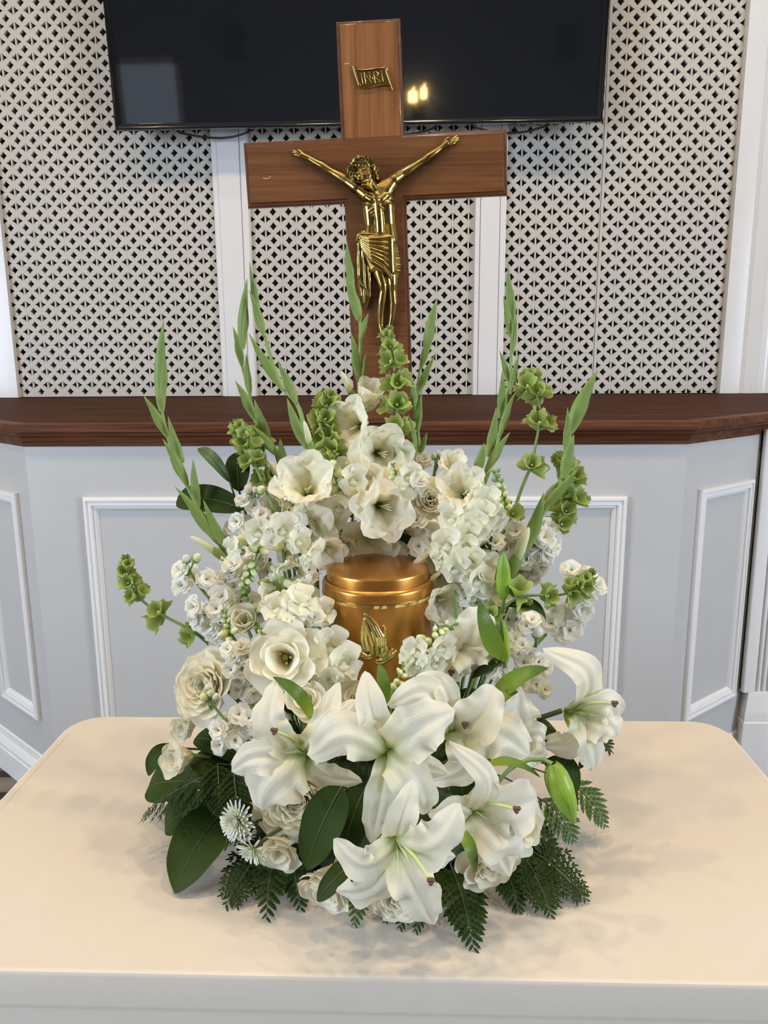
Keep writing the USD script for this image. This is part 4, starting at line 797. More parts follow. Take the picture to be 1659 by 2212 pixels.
# ------------------------------------------------------------------ gladioli
G_ = 'tall gladiolus spikes'
gladiolus('leftmost gladiolus spike, its thick green tip standing before the left lattice panel', [(349, 880), (362, 942), (378, 990), (404, 1048), (428, 1095), (473, 1172), (492, 1212)], (1.10, 1.06),
    [(349, 889, 353, 692, 24), (362, 944, 309, 853, 17), (395, 1000, 363, 899, 17), (405, 1049, 351, 947, 18), (429, 1096, 417, 992, 17), (473, 1174, 378, 1051, 21), (490, 1187, 439, 1079, 19), (490, 1210, 414, 1160, 19, 'w')],
    [(514, 1238, 1.05, -62, -4, 84, .8)], G_, 5.5)
gladiolus('gladiolus spike whose dark green tip crosses the white pilaster, second from the left', [(524, 745), (523, 790), (539, 851), (549, 904), (581, 947), (600, 990), (630, 1070)], (1.16, 1.10),
    [(524, 754, 534, 602, 20), (523, 791, 503, 705, 14), (540, 852, 532, 763, 14), (550, 905, 508, 822, 17), (582, 948, 549, 862, 17), (598, 982, 543, 919, 18), (616, 1012, 605, 946, 17), (630, 1073, 581, 998, 22, 'w')], [], G_, 5)
gladiolus('slender gladiolus spike beside the pilaster, bending down to a large upturned white bloom', [(550, 640), (562, 690), (578, 748), (614, 841), (639, 869), (662, 960), (676, 1010)], (1.18, 1.08),
    [(562, 690, 539, 564, 11), (570, 726, 538, 625, 15), (614, 843, 537, 719, 18), (640, 870, 599, 782, 17), (662, 966, 620, 860, 20), (676, 985, 657, 911, 15, 'w')],
    [(662, 1052, 1.05, 2, 38, 132, .85), (668, 1138, 1.055, 8, 6, 112, .9), (703, 1185, 1.04, 20, -8, 84, .7), (610, 1100, 1.09, -40, 10, 80, .5), (700, 1120, 1.08, 20, 10, 90, .8)], G_, 5.5)
gladiolus('central gladiolus spike in front of the crucifix upright, with the highest open white blooms', [(760, 600), (768, 640), (778, 700), (777, 770), (775, 830), (785, 890), (800, 960), (800, 1060), (800, 1150)], (1.20, 1.13),
    [(762, 624, 749, 521, 15), (776, 692, 746, 596, 21), (778, 737, 796, 676, 13), (775, 824, 758, 718, 17), (780, 824, 792, 763, 11), (768, 873, 738, 804, 17, 'w')],
    [(764, 918, 1.12, -24, 10, 106, .95), (795, 862, 1.15, 30, 58, 82, .35), (820, 978, 1.10, 10, 8, 120, 1.0), (780, 1040, 1.08, -18, 16, 108, .9), (826, 1098, 1.05, 14, 2, 128, .95), (794, 1170, 1.09, -4, -6, 122, .9), (862, 1150, 1.08, 30, -26, 90, .6), (736, 1010, 1.11, -30, 20, 96, .8), (860, 1040, 1.10, 34, 14, 96, .8), (742, 1172, 1.09, -20, -20, 92, .7)], G_, 5.5)
gladiolus('green gladiolus spike just right of the crucifix foot, without open blooms', [(925, 740), (908, 800), (900, 855), (897, 890), (902, 930), (904, 985), (900, 1040)], (1.18, 1.12),
    [(920, 766, 944, 644, 19), (908, 797, 932, 703, 13), (902, 852, 940, 766, 14), (896, 885, 885, 803, 13), (902, 930, 911, 845, 15), (898, 972, 881, 894, 12), (910, 977, 923, 933, 11)], [], G_, 5)
gladiolus('tall gladiolus spike over the right edge of the pilaster, cream bloom at its foot', [(1106, 680), (1105, 730), (1100, 823), (1092, 870), (1079, 940), (1060, 990), (1040, 1050), (1015, 1110)], (1.18, 1.08),
    [(1110, 706, 1098, 572, 16), (1103, 728, 1087, 639, 14), (1107, 766, 1116, 678, 10), (1098, 824, 1079, 757, 11), (1103, 852, 1122, 763, 12), (1079, 903, 1085, 800, 15), (1079, 942, 1113, 846, 13), (1054, 986, 1072, 879, 18), (1051, 1017, 1102, 933, 16), (1026, 1028, 1046, 956, 19), (1035, 1061, 1060, 1016, 13)],
    [(1000, 1062, 1.07, -12, 30, 106, .75), (965, 1148, 1.05, -58, -10, 88, .5), (1022, 1092, 1.06, 30, 20, 84, .6), (940, 1210, 1.05, 10, -10, 100, .7), (980, 1010, 1.10, -10, 40, 70, .5)], G_, 5.5)
gladiolus('rightmost gladiolus spike, leaning outward with a broad plaited green tip', [(1238, 915), (1228, 960), (1216, 1020), (1196, 1070), (1160, 1130), (1125, 1205), (1098, 1262)], (1.10, 1.04),
    [(1230, 936, 1291, 799, 29), (1220, 972, 1226, 879, 13), (1219, 1034, 1240, 938, 24), (1176, 1094, 1249, 1011, 19), (1178, 1083, 1207, 1039, 15), (1133, 1190, 1175, 1064, 27), (1104, 1244, 1141, 1142, 27, 'w')],
    [(1036, 1232, 1.01, 38, 18, 96, .35), (952, 1300, 1.00, 24, -2, 92, .8), (1010, 1190, 1.04, 30, 8, 84, .7), (960, 1250, 1.03, 16, -14, 96, .7), (1062, 1270, 1.03, 40, 0, 80, .6)], G_, 6)

# ------------------------------------------------------------------ bells of Ireland
bells('bells of Ireland standing straight up in front of the crucifix', [(842, 712), (845, 760), (852, 800), (855, 860), (858, 930), (872, 980), (880, 1040)], (1.15, 1.10), [(834, 730, 24, 4), (845, 757, 32, 5), (851, 786, 38, 5), (856, 828, 40, 5), (855, 880, 44, 5), (860, 935, 44, 5), (874, 978, 38, 4)], seed=1)
bells('dense bells of Ireland column on the left of the crucifix, over the ledge', [(707, 848), (703, 880), (703, 920), (710, 955), (728, 985), (742, 1040)], (1.14, 1.08), [(708, 862, 30, 6), (704, 884, 36, 6), (702, 908, 38, 6), (704, 932, 38, 6), (710, 955, 40, 5), (728, 980, 40, 5)], seed=2)
bells('bells of Ireland leaning left against the ledge edge', [(511, 914), (523, 945), (540, 975), (552, 1005), (575, 1060), (597, 1118)], (1.10, 1.06), [(516, 926, 26, 5), (527, 946, 32, 5), (537, 968, 38, 5), (548, 998, 38, 5)], seed=3)
bells('second bells of Ireland head tucked behind the left-leaning one', [(556, 920), (562, 945), (572, 985), (578, 1030), (600, 1080)], (1.13, 1.08), [(558, 936, 26, 5), (566, 962, 30, 5), (577, 1038, 40, 5)], seed=4, tip=False)
bells('bare-stemmed bells of Ireland with spaced whorls rising above the ledge on the right', [(1146, 800), (1150, 830), (1162, 860), (1167, 900), (1160, 945), (1145, 1010), (1125, 1060), (1100, 1130), (1060, 1170)], (1.14, 1.06), [(1145, 812, 30, 4), (1140, 836, 38, 3), (1166, 856, 42, 5), (1167, 920, 44, 5), (1146, 1012, 44, 5), (1106, 1112, 38, 3)], tip=False, seed=5)
bells('bells of Ireland arching behind the rightmost gladiolus', [(1204, 985), (1222, 1005), (1238, 1045), (1234, 1085), (1212, 1130), (1180, 1165)], (1.13, 1.07), [(1208, 992, 24, 5), (1226, 1010, 32, 5), (1238, 1044, 40, 5), (1236, 1078, 40, 5), (1218, 1110, 38, 5), (1206, 1136, 32, 4)], seed=6)
bells('lone bells of Ireland stem reaching far out on the left', [(272, 1206), (277, 1235), (283, 1265), (300, 1290), (350, 1328), (423, 1368), (472, 1424)], (1.03, 1.0), [(274, 1220, 20, 5), (275, 1238, 26, 5), (282, 1262, 32, 5), (298, 1288, 36, 5), (350, 1328, 46, 4), (420, 1365, 42, 4)], seed=7)
bells('bells of Ireland stem stretching sideways on the right, over white stock', [(1278, 1236), (1262, 1255), (1238, 1276), (1180, 1286), (1118, 1292), (1074, 1332), (1040, 1385)], (1.0, .98), [(1268, 1250, 26, 5), (1250, 1268, 34, 5), (1228, 1278, 36, 4), (1180, 1288, 38, 4), (1114, 1290, 46, 4), (1062, 1330, 36, 3), (1040, 1384, 36, 3)], seed=8)

# ------------------------------------------------------------------ lilies
lily('large open white lily front and centre, facing the viewer below the urn', (835, 1622), .80, (8, 24), [(663, 1630, 80, 745, 1585, .03), (800, 1822, 54, 812, 1735, .03, -.01), (983, 1533, 92, 915, 1560, .03), (788, 1449, 58, 800, 1530, .016, .01), (923, 1757, 72, 888, 1690, .034, -.015), (969, 1672, 46, 905, 1650, .012)], None, seed=1)
lily('open white lily at the left, its brown-tipped pistil pointing left', (664, 1632), .83, (-16, 20), [(566, 1750, 112, 606, 1690, .036, -.03), (500, 1667, 62, 565, 1632, .028, -.01), (597, 1462, 62, 598, 1560, .02, .02), (734, 1473, 46, 712, 1555, .016, .015), (770, 1510, 60, 725, 1575, .024), (783, 1690, 46, 720, 1672, .016)], (594, 1580), seed=2)
lily('white lily to the upper right of the central one, short green stamens in its throat', (976, 1583), .86, (14, 26), [(1066, 1480, 84, 1030, 1535, .026), (835, 1522, 58, 905, 1496, .026), (1145, 1632, 86, 1068, 1590, .03, -.01), (893, 1466, 42, 942, 1478, .02, .02), (930, 1690, 56, 985, 1650, .034, -.02), (1150, 1602, 50, 1080, 1566, .014)], (1003, 1567, .02), seed=3)
lily('lowest white lily hanging over the front edge of the arrangement', (848, 1806), .745, (10, -4), [(995, 1735, 86, 930, 1788, .026), (720, 1812, 62, 780, 1828, .028, -.01), (939, 1998, 78, 895, 1892, .03, -.015), (891, 1682, 56, 862, 1740, .018), (725, 1925, 74, 790, 1885, .026, -.01), (985, 1850, 56, 925, 1838, .012)], (928, 1900), seed=4)
lily('white lily at the lower right with a long pistil pointing sideways', (1012, 1748), .79, (22, 8), [(1160, 1720, 112, 1085, 1722, .026), (924, 1758, 42, 965, 1728, .024), (1124, 1790, 88, 1072, 1790, .032, -.01), (970, 1600, 44, 1020, 1655, .034, -.01), (1024, 1868, 60, 1024, 1810, .026, -.01), (1102, 1893, 66, 1066, 1830, .014)], (1113, 1748), seed=5)
lily('rightmost white lily, turned outward with a long pistil over the table edge', (1229, 1538), .92, (42, 12), [(1324, 1558, 62, 1285, 1522, .022), (1172, 1400, 58, 1226, 1448, .03), (1322, 1592, 72, 1290, 1572, .026, -.01), (1292, 1440, 44, 1262, 1470, .014, .02), (1277, 1668, 64, 1236, 1604, .032, -.01), (1164, 1618, 60, 1206, 1588, .03)], (1325, 1520), seed=6)
lily('half-hidden white lily right of the urn, above a green bud', (990, 1408), .95, (16, 26), [(1040, 1313, 76, 1016, 1362, .016, .01), (938, 1416, 52, 965, 1402, .02), (1082, 1424, 50, 1034, 1408, .022), (1020, 1452, 66, 1006, 1430, .026), (952, 1462, 60, 968, 1438, .02), (1000, 1340, 46, 996, 1375, .01)], (976, 1450, .02), seed=7)
lily('white lily mostly hidden behind the right-hand one, by the lower leaf gap', (1120, 1590), .90, (30, 20), [(1118, 1490, 76, 1106, 1545, .014), (1176, 1600, 50, 1150, 1588, .014), (1100, 1660, 60, 1112, 1630, .02), (1158, 1655, 54, 1140, 1625, .012)], None, seed=8)
lilybud('plump green lily bud hanging down over the table on the right', (1193, 1650), (1240, 1778), 60, .80, [(1185, 1644), (1150, 1640), (1110, 1655)])
lilybud('upright yellow-green lily bud beside a dark leaf, right of the urn', (1091, 1432), (1084, 1336), 30, .93, [(1090, 1455), (1068, 1490)])
lilybud('upright dark green lily bud at the foot of the rightmost gladiolus', (1087, 1294), (1088, 1192), 36, .99, [(1085, 1320), (1070, 1370)])

# ------------------------------------------------------------------ roses, lisianthus, carnations, chrysanthemums
rose('full cream garden rose at the left edge of the arrangement', (452, 1484), .94, (-32, 24), 68, 1)
rose('large cream rose under the left lily petals', (642, 1716), .875, (4, 0), 84, 2)
rose('cream rose below the lowest lily, near the table', (868, 1922), .765, (2, -14), 66, 3)
rose('pale rose half hidden behind the lower right lily', (1050, 1858), .815, (18, -10), 60, 4, n=24)
rose('creamy yellow rose behind the central lily, below the urn', (770, 1515), .90, (0, 40), 44, 5, n=22)
lisianthus('open white lisianthus with a yellow centre, left of the urn', (614, 1420), .90, (-4, 24), 72, 1, 1.0, n=11)
rose('rolled creamy lisianthus below the open one', (662, 1512), .88, (6, 34), 50, 7, 'lisianthus', 'lisi_petal', 16, 'lisianthus', tight=.7)
lisianthus('half-open white lisianthus cup among the left stock', (528, 1345), .97, (2, 40), 46, 3, .42, False, 8)
lisianthus('small white lisianthus facing out at the lower left, by dark leaves', (388, 1636), .90, (-42, 14), 46, 4, .6, False, 11)
lisianthus('white lisianthus drooping to the table at the bottom, left of the lowest rose', (706, 1910), .79, (-22, -24), 62, 5, .75, False, 12)
lisianthus('pale lisianthus between the lower right lily and the hanging bud', (1128, 1790), .84, (44, 6), 50, 6, .9, False, 11)
lisianthus('white lisianthus behind the fern at the lower left', (605, 1835), .84, (-10, -16), 48, 7, .8, False, 11)
lisianthus('faint white lisianthus low behind the small left one', (402, 1568), .97, (-30, 0), 36, 8, .5, False, 9)
pompon('ruffled cream carnation to the right of the upper gladiolus blooms', (928, 1082), 1.07, (6, 22), 54, 1, 'rose_petal', 34, 'carnation', 'carnation')
pompon('smaller cream carnation tucked beneath the ruffled one', (966, 1108), 1.08, (24, 0), 36, 2, 'rose_petal', 26, 'carnation', 'carnation')
pompon('pale green-white chrysanthemum among the ferns at the lower left', (506, 1776), .85, (-30, 14), 44, 3)
pompon('white chrysanthemum peeping under the fern, below the greenish one', (540, 1842), .805, (-24, -14), 38, 4, n=60)

# ------------------------------------------------------------------ snapdragons
snapdragon('snapdragon with a drooping green-budded tip, left of the urn lid', [(527, 1288), (533, 1255), (545, 1225), (562, 1180), (575, 1150), (610, 1175)], (.97, 1.0), [(608, 1146, .02), (640, 1170, .015), (662, 1190, .01), (592, 1228, .0), (624, 1262, .01, 52), (560, 1150, .02), (512, 1190, .01), (626, 1210, .0), (650, 1235, -.01)], [(524, 1166, 22), (545, 1184, 17), (572, 1192, 17), (602, 1182, 20), (588, 1140, 18)], 1, autobuds=17, bud0=9, bud1=14, span=(0., .42))
snapdragon('snapdragon spike with pale yellow buds among the upper gladiolus blooms', [(724, 984), (720, 1015), (731, 1050), (752, 1085), (762, 1110), (752, 1150), (741, 1192)], (1.045, 1.12), [(757, 1040, .02, 50), (737, 1095, .02, 48), (775, 1068, .015, 40), (709, 1160, .015, 46), (716, 1190, .01, 44)], [(718, 1000, 16), (706, 1013, 16), (734, 1022, 20), (716, 1062, 20), (750, 1050, 18), (748, 1068, 18)], 2, leaves=9, autobuds=6, bud0=6, bud1=9, span=(0., .2))
snapdragon('leafy snapdragon stem rising behind the right of the urn lid', [(848, 1003), (858, 1030), (873, 1068), (884, 1110), (886, 1150), (891, 1200)], (1.045, 1.12), [(877, 1030, .01, 44), (893, 1052, .01, 46), (900, 1080, .01, 44), (858, 1085, .0, 40)], [(846, 1032, 13), (866, 1064, 12)], 3, leaves=13, autobuds=5, bud0=5, bud1=8, span=(0., .15))
snapdragon('snapdragon with dark green unopened tip above a line of white florets, right of urn', [(1072, 1022), (1082, 1055), (1090, 1098), (1070, 1118), (1030, 1145), (1010, 1190), (1005, 1250)], (1.05, 1.0), [(1057, 1092, .015), (1043, 1116, .015), (1028, 1136, .015), (1014, 1157, .015), (1009, 1180, .015), (1012, 1212, .015), (1024, 1252, .01, 50), (1062, 1122, .01)], [(1083, 1105, 16), (1073, 1080, 14)], 4, autobuds=20, bud0=8, bud1=13, span=(0., .36), leaves=3)
snapdragon('snapdragon with withering white florets close to the right shoulder of the urn', [(1022, 1112), (1000, 1150), (985, 1195), (980, 1240), (985, 1300)], (1.03, .99), [(982, 1122, .012, 50), (970, 1178, .014, 52), (984, 1228, .014, 48), (1000, 1135, .01, 40), (958, 1212, .008, 36)], [(958, 1216, 17)], 5, leaves=7)
snapdragon('yellow-green budded snapdragon tip curling beside the lower right of the urn', [(985, 1350), (960, 1356), (938, 1372), (928, 1402), (918, 1440)], (.93, .92), [(905, 1408, .012, 46), (948, 1396, .014, 46), (905, 1436, .01, 44), (935, 1432, .01, 40), (886, 1420, .006, 34)], [(940, 1372, 15), (924, 1385, 18), (908, 1378, 17), (948, 1384, 16), (955, 1366, 13)], 6, autobuds=7, bud0=7, bud1=12, span=(0., .4))
snapdragon('small sprig of green-yellow buds in front of the urn, above the central lily', [(872, 1436), (866, 1452), (858, 1470), (845, 1500)], (.90, .89), [], [(864, 1452, 13), (874, 1460, 12), (857, 1472, 15), (868, 1478, 14), (850, 1482, 17), (873, 1490, 12)], 7, autobuds=5, bud0=6, bud1=9, span=(0., .4))
snapdragon('snapdragon between the half-open cup and the urn, its tip dark green', [(546, 1341), (560, 1358), (574, 1370), (600, 1368), (640, 1372)], (.96, .94), [(571, 1308, -.005, 52), (603, 1322, .012, 50), (635, 1325, .012, 46), (650, 1310, .005, 52), (600, 1350, .015, 36)], [(586, 1368, 15), (596, 1382, 14)], 8, autobuds=14, bud0=7, bud1=10, span=(0., .5), leaves=2)
snapdragon('cream snapdragon florets directly left of the urn base', [(690, 1350), (690, 1385), (705, 1420), (725, 1450)], (.96, .92), [(709, 1398, .012, 60), (738, 1436, .012, 56), (698, 1442, .012, 54), (695, 1330, .0, 44), (720, 1462, .012, 44), (675, 1400, .0, 44)], [(684, 1362, 13), (697, 1362, 12)], 9, leaves=4)
snapdragon('thin green snapdragon tip rising over the pale hydrangea-like cluster on the left', [(485, 1322), (490, 1342), (497, 1360), (503, 1395)], (.965, .95), [], [(480, 1370, 17), (494, 1382, 14), (508, 1362, 16)], 10, autobuds=9, bud0=6, bud1=10, span=(0., .5))
# ------------------------------------------------------------------ stock
stock('two stock florets with green buds at the far left, above the bells', [(386, 1230), (447, 1250), (390, 1262), (408, 1244, .02)], .99, [(402, 1206, 18), (427, 1204, 20)], [(405, 1222), (420, 1250), (450, 1290)], 1, 50)
stock('white stock florets at the left, level with the urn band', [(478, 1288), (466, 1314), (415, 1310), (420, 1335), (490, 1305, .01), (436, 1322, .02)], .98, [], [(455, 1295), (470, 1330), (500, 1370)], 2, 50)
stock('white stock florets behind the left bells stem', [(450, 1352), (476, 1342), (462, 1372), (470, 1385, .01)], .985, [], None, 3, 44)
stock('tall white stock spike with closed buds beside the glossy leaves at upper left', [(523, 1077), (548, 1090), (564, 1110), (509, 1126), (500, 1143), (516, 1156), (534, 1142), (545, 1125), (560, 1140), (492, 1160), (575, 1125), (505, 1176)], 1.06, [(537, 1056, 20), (565, 1058, 20), (551, 1058, 15)], [(550, 1070), (548, 1110), (560, 1180)], 4, 42)
stock('full white stock spike on the right, behind the leaning gladiolus', [(1101, 1166), (1091, 1186), (1154, 1176), (1178, 1160), (1192, 1178), (1159, 1203), (1139, 1206), (1171, 1226), (1123, 1236), (1186, 1140), (1114, 1146), (1196, 1168), (1182, 1200), (1110, 1205), (1146, 1228), (1165, 1150), (1132, 1180, .012), (1150, 1250)], 1.06, [], [(1160, 1140), (1145, 1190), (1115, 1260)], 5, 48)
stock('white stock spike at the far right, behind the sideways bells', [(1236, 1228), (1294, 1262), (1271, 1288), (1219, 1325), (1250, 1318), (1207, 1354), (1245, 1343), (1261, 1318), (1190, 1345), (1215, 1372), (1232, 1362), (1196, 1322), (1278, 1240), (1240, 1300, .015)], 1.03, [(1262, 1228, 16)], [(1262, 1240), (1230, 1310), (1180, 1370)], 6, 48)
stock('small white stock with a round bud on its tip, left of the rightmost lily', [(1150, 1336), (1138, 1350), (1129, 1392), (1120, 1410), (1167, 1430), (1148, 1420), (1132, 1430), (1182, 1442), (1158, 1450), (1115, 1380)], .96, [(1161, 1364, 26), (1148, 1354, 14)], [(1160, 1380), (1152, 1410), (1130, 1450)], 7, 42)
stock('white stock with a green budded tip crossing the left rose', [(516, 1541), (538, 1550), (469, 1578), (494, 1580), (530, 1578), (508, 1600), (472, 1610), (548, 1570), (490, 1556, .01)], .88, [(450, 1484, 14), (441, 1505, 20), (466, 1504, 16), (455, 1496, 17)], [(456, 1514), (478, 1545), (500, 1570), (520, 1620)], 8, 46)
stock('upright stock sprig with green buds between the upper right blooms', [(902, 998), (916, 992), (896, 1012), (972, 994)], 1.12, [(938, 984, 14), (954, 982, 14), (946, 978, 12)], [(942, 1000), (938, 1025), (934, 1060)], 9, 40)
stock('pale greenish white stock cluster left of the open lisianthus', [(505, 1420), (533, 1418), (522, 1444), (516, 1470), (541, 1484), (490, 1402), (498, 1446), (550, 1440), (536, 1462), (520, 1396), (512, 1490), (548, 1500)], .925, [(492, 1455, 24)], [(515, 1430), (525, 1470), (545, 1520)], 10, 42)
stock('white stock filling the gap above the urn on the right', [(905, 1035), (880, 1055), (900, 1120), (915, 1150), (930, 1165), (905, 1180), (940, 1195)], 1.06, [], None, 11, 46)
stock('white stock hidden between the left snapdragon and the urn lid', [(668, 1230), (655, 1262), (672, 1290), (640, 1290), (610, 1285), (585, 1280), (590, 1255), (665, 1320)], 1.0, [], None, 12, 46)
stock('white stock behind the half-open cup on the left', [(498, 1235), (505, 1265), (545, 1300), (520, 1300), (560, 1330), (500, 1215), (480, 1250)], 1.01, [], None, 13, 44)
stock('white stock low between the right lilies', [(1090, 1460), (1108, 1470), (1130, 1480), (1062, 1445), (1160, 1480), (1180, 1490)], .93, [], None, 14, 42)
stock('white stock in the shade right of the urn base', [(948, 1330), (958, 1352), (1005, 1290), (1045, 1275), (1030, 1300), (1050, 1400), (1015, 1330)], 1.0, [], None, 15, 46)

# ------------------------------------------------------------------ leaves
L_ = lambda label, b, t, w, Db, Dt, m='salal_leaf', cat='leaf', nm='leaf', **kw: leaf(nm, label, cat, b, t, w, m, Db, Dt, **kw)
L_('grey-green salal leaf curling up at the upper left', (497, 1042), (429, 968), 30, 1.08, 1.10, 'grey_leaf', side=-.25)
L_('dark round salal leaf behind the left bells of Ireland', (517, 1062), (524, 978), 54, 1.09, 1.11)
L_('broad dark salal leaf lying behind the left gladiolus', (527, 1100), (380, 1086), 62, 1.07, 1.12, side=.1, nref=(0, -.9, .5))
L_('dark leaf edge poking out behind the small left lisianthus', (382, 1616), (320, 1676), 42, .95, .92)
L_('glossy dark leaf lying under the left fern', (440, 1690), (320, 1700), 100, ('z', TT + .08), ('z', TT + .035), nref=(-.2, -.6, .8), bend=.012)
L_('dark rounded leaf beneath the left fern, near the table', (462, 1735), (356, 1790), 84, ('z', TT + .065), ('z', TT + .02), nref=(-.2, -.6, .8), bend=.014)
L_('largest dark leaf, its tip resting on the table at lower left', (490, 1748), (378, 1932), 134, ('z', TT + .07), ('z', TT + .005), nref=(-.25, -.75, .6), bend=.02, roll=.25, prof=(.5, .8, .1))
L_('large dark leaf standing below the central lily', (738, 1700), (663, 1880), 100, .80, .775, nref=(-.35, -.8, .3), bend=.012, roll=.25, prof=(.5, .8, .1))
L_('dark leaf in the shadow between the centre rose and lily', (790, 1700), (745, 1840), 80, .83, .80)
L_('dark notched leaf curving over the bottom lisianthus', (775, 1850), (684, 1946), 50, .785, .755, side=-.18)
L_('narrow dark leaf pointing right below the rightmost lily', (1250, 1662), (1326, 1628), 26, .93, .96, side=-.3, nref=(0, -.4, .9))
L_('dark leaf in the gap left of the rightmost lily', (1130, 1620), (1195, 1570), 58, .93, .95)
L_('dark leaf behind the upright lily bud', (1020, 1462), (1086, 1420), 54, .95, .95, side=.1)
L_('dark leaf above the right snapdragon florets', (1028, 1176), (1074, 1186), 34, 1.06, 1.05, nref=(0, -.8, .5))
L_('second dark leaf just below, behind the narrow white bloom', (1028, 1220), (1078, 1196), 26, 1.06, 1.06)
L_('dark leaf behind the urn lid on the right', (905, 1200), (840, 1158), 44, 1.09, 1.09)
L_('dark leaf under the stock at the right, behind the sideways bells', (1098, 1310), (1180, 1345), 30, .99, 1.0)
L_('dark leaf low behind the lower right lily and bud', (1180, 1640), (1240, 1720), 66, .92, .90)
L_('dark leaf between the central and lower right lilies', (975, 1640), (1000, 1745), 56, .86, .85)
L_('dark leaf above the left fern, under the budded stock', (520, 1640), (420, 1596), 62, .93, .945, nref=(-.1, -.5, .85))
L_('dark leaf just behind the left fern and small lisianthus', (500, 1690), (415, 1640), 66, .92, .93, nref=(-.1, -.5, .85))
Y = dict(m='lily_leaf', cat='leaf', nm='lily_leaf', vein=False, prof=(.5, .75, .25))
L_('pointed yellow-green lily leaf in front of the left lily', (672, 1552), (589, 1462), 36, .86, .845, **Y)
L_('upright pointed lily leaf in front of the urn', (832, 1525), (818, 1430), 30, .88, .885, **Y)
L_('long light green lily leaf pointing right, above the upper right lily', (1056, 1524), (1184, 1443), 42, .88, .90, roll=.5, **Y)
L_('darker lily leaf just beneath the long light one', (1050, 1556), (1120, 1494), 30, .87, .88, roll=.5, **Y)
L_('dark pointed lily leaf beside the upright yellow-green bud', (1090, 1425), (1036, 1296), 44, .925, .93, nref=(-.3, -.9, .2), **Y)
L_('drooping lily leaf left of the lower right lily', (985, 1782), (1026, 1886), 28, .775, .76, **Y)
L_('thin lily leaf crossing between the two lower right lilies', (1040, 1660), (1168, 1680), 24, .82, .80, nref=(0, -.4, .9), **Y)
L_('slim green leaf under the drooping snapdragon, left of the urn', (560, 1255), (628, 1335), 34, 1.0, .98, 'glad_bud', prof=(.4, .6, .4), vein=False)
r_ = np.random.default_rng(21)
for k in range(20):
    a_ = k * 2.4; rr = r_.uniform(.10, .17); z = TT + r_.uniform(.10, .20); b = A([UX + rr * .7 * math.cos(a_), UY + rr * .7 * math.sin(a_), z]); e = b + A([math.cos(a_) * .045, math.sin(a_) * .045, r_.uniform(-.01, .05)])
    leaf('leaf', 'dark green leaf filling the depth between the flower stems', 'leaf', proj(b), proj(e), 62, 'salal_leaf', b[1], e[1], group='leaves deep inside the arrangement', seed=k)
# ------------------------------------------------------------------ ferns
Z = lambda h: TT + h
fern('wide leatherleaf fern fan reaching left over the dark leaves', (520, 1640), (314, 1754), 160, Z(.15), Z(.055), 1, curl=.06, twice=True, rows=10)
fern('short hanging fern tip at the left of the greenish chrysanthemum', (470, 1650), (482, 1768), 92, Z(.15), Z(.085), 2)
fern('longer hanging fern tip over the greenish chrysanthemum', (505, 1668), (519, 1786), 92, Z(.15), Z(.085), 3)
fern('fern tuft over the lower white chrysanthemum', (565, 1772), (486, 1828), 84, Z(.10), Z(.06), 4, rows=9)
fern('dark fern frond spreading on the table at the lower left', (590, 1815), (487, 1958), 120, Z(.035), Z(.004), 5, twice=True)
fern('dark fern frond pointing down between the left leaf and the bottom lisianthus', (600, 1800), (575, 1986), 120, Z(.04), Z(.004), 6)
fern('dark fern frond beside the bottom lisianthus', (620, 1810), (650, 1965), 110, Z(.04), Z(.004), 7)
fern('bushy dark fern behind the white chrysanthemum', (650, 1760), (560, 1870), 120, Z(.07), Z(.04), 8, twice=True)
fern('small pale young fern sprig at the bottom, left of the lowest rose', (788, 1905), (766, 1998), 60, Z(.028), Z(.004), 9, 'fern_young', rows=8)
fern('tiny dark fern tip under the lowest rose', (835, 1925), (833, 1990), 46, Z(.02), Z(.004), 10, rows=7)
fern('dark fern tip under the lowest rose, left of the hanging petal', (900, 1925), (864, 2005), 62, Z(.022), Z(.004), 11, rows=8)
fern('second dark fern tip right under the lowest lily petal', (935, 1930), (898, 2012), 56, Z(.022), Z(.004), 12, rows=8)
fern('longest dark fern frond pointing to the viewer at the bottom right', (978, 1880), (1024, 2052), 130, Z(.035), Z(.003), 13)
fern('bluish fern piece between the lowest lily and the longest frond', (1010, 1900), (932, 1938), 80, Z(.03), Z(.01), 14, rows=9)
fern('fern frond curling down on the right of the longest frond', (1080, 1860), (1120, 1970), 92, Z(.03), Z(.004), 15, rows=10)
fern('fern frond with an upright narrow tip at the lower right', (1130, 1850), (1190, 1980), 96, Z(.034), Z(.004), 16, twice=True)
fern('pointed fern frond reaching right across the table', (1130, 1830), (1268, 1946), 110, Z(.04), Z(.006), 17, twice=True)
fern('fern frond below the hanging lily bud', (1120, 1790), (1204, 1843), 96, Z(.055), Z(.026), 18, rows=9)
fern('bright fern frond just left of the hanging lily bud tip', (1165, 1725), (1240, 1818), 110, Z(.07), Z(.03), 19, 'fern_young', rows=9)
fern('bright fern frond sticking out on the right behind the hanging bud', (1225, 1690), (1309, 1786), 100, Z(.075), Z(.03), 20, 'fern_young', rows=9)
fern('thin fern tip peeking out below the rightmost lily', (1294, 1598), (1318, 1629), 22, Z(.10), Z(.085), 21, rows=6)
fern('dark fern under the lower right lily', (1060, 1820), (1180, 1880), 120, Z(.045), Z(.02), 22, twice=True)
fern('dark fern low under the left side of the central leaf', (680, 1800), (625, 1900), 110, Z(.05), Z(.015), 23)
stock('white stock filling behind the drooping snapdragon on the left', [(560, 1205), (540, 1190), (590, 1170), (620, 1200), (650, 1150), (575, 1235), (530, 1225), (640, 1120), (605, 1120)], 1.03, [], None, 16, 50)
stock('white stock in the depth between left rose and urn', [(680, 1330), (660, 1350), (640, 1400), (560, 1390), (690, 1470), (720, 1490), (590, 1510), (560, 1500), (545, 1540), (600, 1550)], .95, [], None, 17, 50)
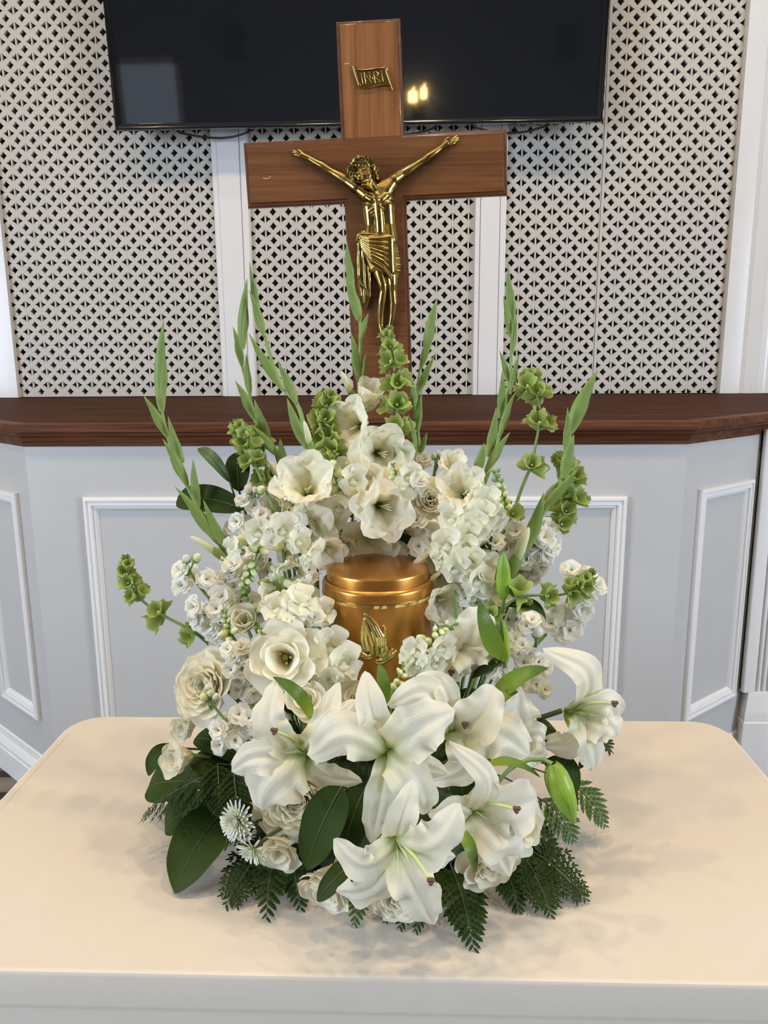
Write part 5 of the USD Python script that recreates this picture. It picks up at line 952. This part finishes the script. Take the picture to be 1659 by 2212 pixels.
stock('white stock behind the bent stem of the bare bells, right of the carnations', [(1010, 1120), (1040, 1150), (1070, 1170), (1060, 1210), (1085, 1230), (1120, 1280), (1140, 1310), (1100, 1340), (1130, 1350)], 1.05, [], None, 18, 48)
# ------------------------------------------------------------------ behind the viewer, seen only in the television glass
for i, (x, y, p) in enumerate(LAMPS):
    t = thing('downlight', 'round white recessed ceiling downlight', 'ceiling light', (x, y, CEIL), 'recessed ceiling downlights')
    part(t, 'trim_ring', place(lathe([(.10, 0), (.13, 0), (.128, -.012), (.10, -.015), (.10, 0)], 32), np.eye(3), (x, y, CEIL)), 'white_paint', 30)
t = thing('wall_lamp', 'brass wall lamp with two glowing shades, reflected in the television', 'lamp', (.12, -4.98, 3.7))
part(t, 'back_plate', box((.04, -5, 3.5), (.20, -4.97, 3.66), .01), 'brass', 30)
for x, z, r in ((.05, 3.74, .062), (.20, 3.78, .045)):
    a_ = part(t, 'arm', tube(spline([(.12, -4.97, 3.58), ((.12 + x) / 2, -4.90, 3.54), (x, -4.86, z - .10)], 10), .008, 8), 'brass')
    part(a_, 'shade', place(lathe([(r * .85, -.07), (r, -.06), (r * 1.0, .05), (r * .9, .06), (0, .06)], 24), np.eye(3), (x, -4.86, z)), 'lamp_glow', 30)
    part(a_, 'candle_flame', tube([(x, -4.86, z + .06), (x + .01, -4.86, z + .10), (x + .03, -4.86, z + .12)], [.014, .012, .003], 8), 'lamp_glow')
for i, (x, z) in enumerate(((-2.39, 4.45), (2.10, 4.35))):
    t = thing('loudspeaker', ('black loudspeaker high on the rear wall, on the television side with the window' , 'black loudspeaker high on the rear wall, away from the window')[i], 'loudspeaker', (x, -5, z - .2))
    part(t, 'cabinet', box((x - .12, -5, z - .2), (x + .12, -4.8, z + .2), .012), 'black_plastic', 30); part(t, 'grille', box((x - .10, -4.802, z - .18), (x + .10, -4.796, z + .18), .002), 'tv_black', 30)
wn = struct('window_1', join([box((-4.12, -5.0, 2.3), (-4.05, -4.96, 4.3)), box((-3.28, -5.0, 2.3), (-3.21, -4.96, 4.3)), box((-4.12, -5.0, 4.22), (-3.21, -4.96, 4.3)), box((-4.12, -5.0, 2.3), (-3.21, -4.96, 2.38))]), 'white_paint', 'tall window in the rear wall')
part(wn, 'pane', box((-4.05, -4.998, 2.38), (-3.28, -4.99, 4.22)), 'pane_glow', False)
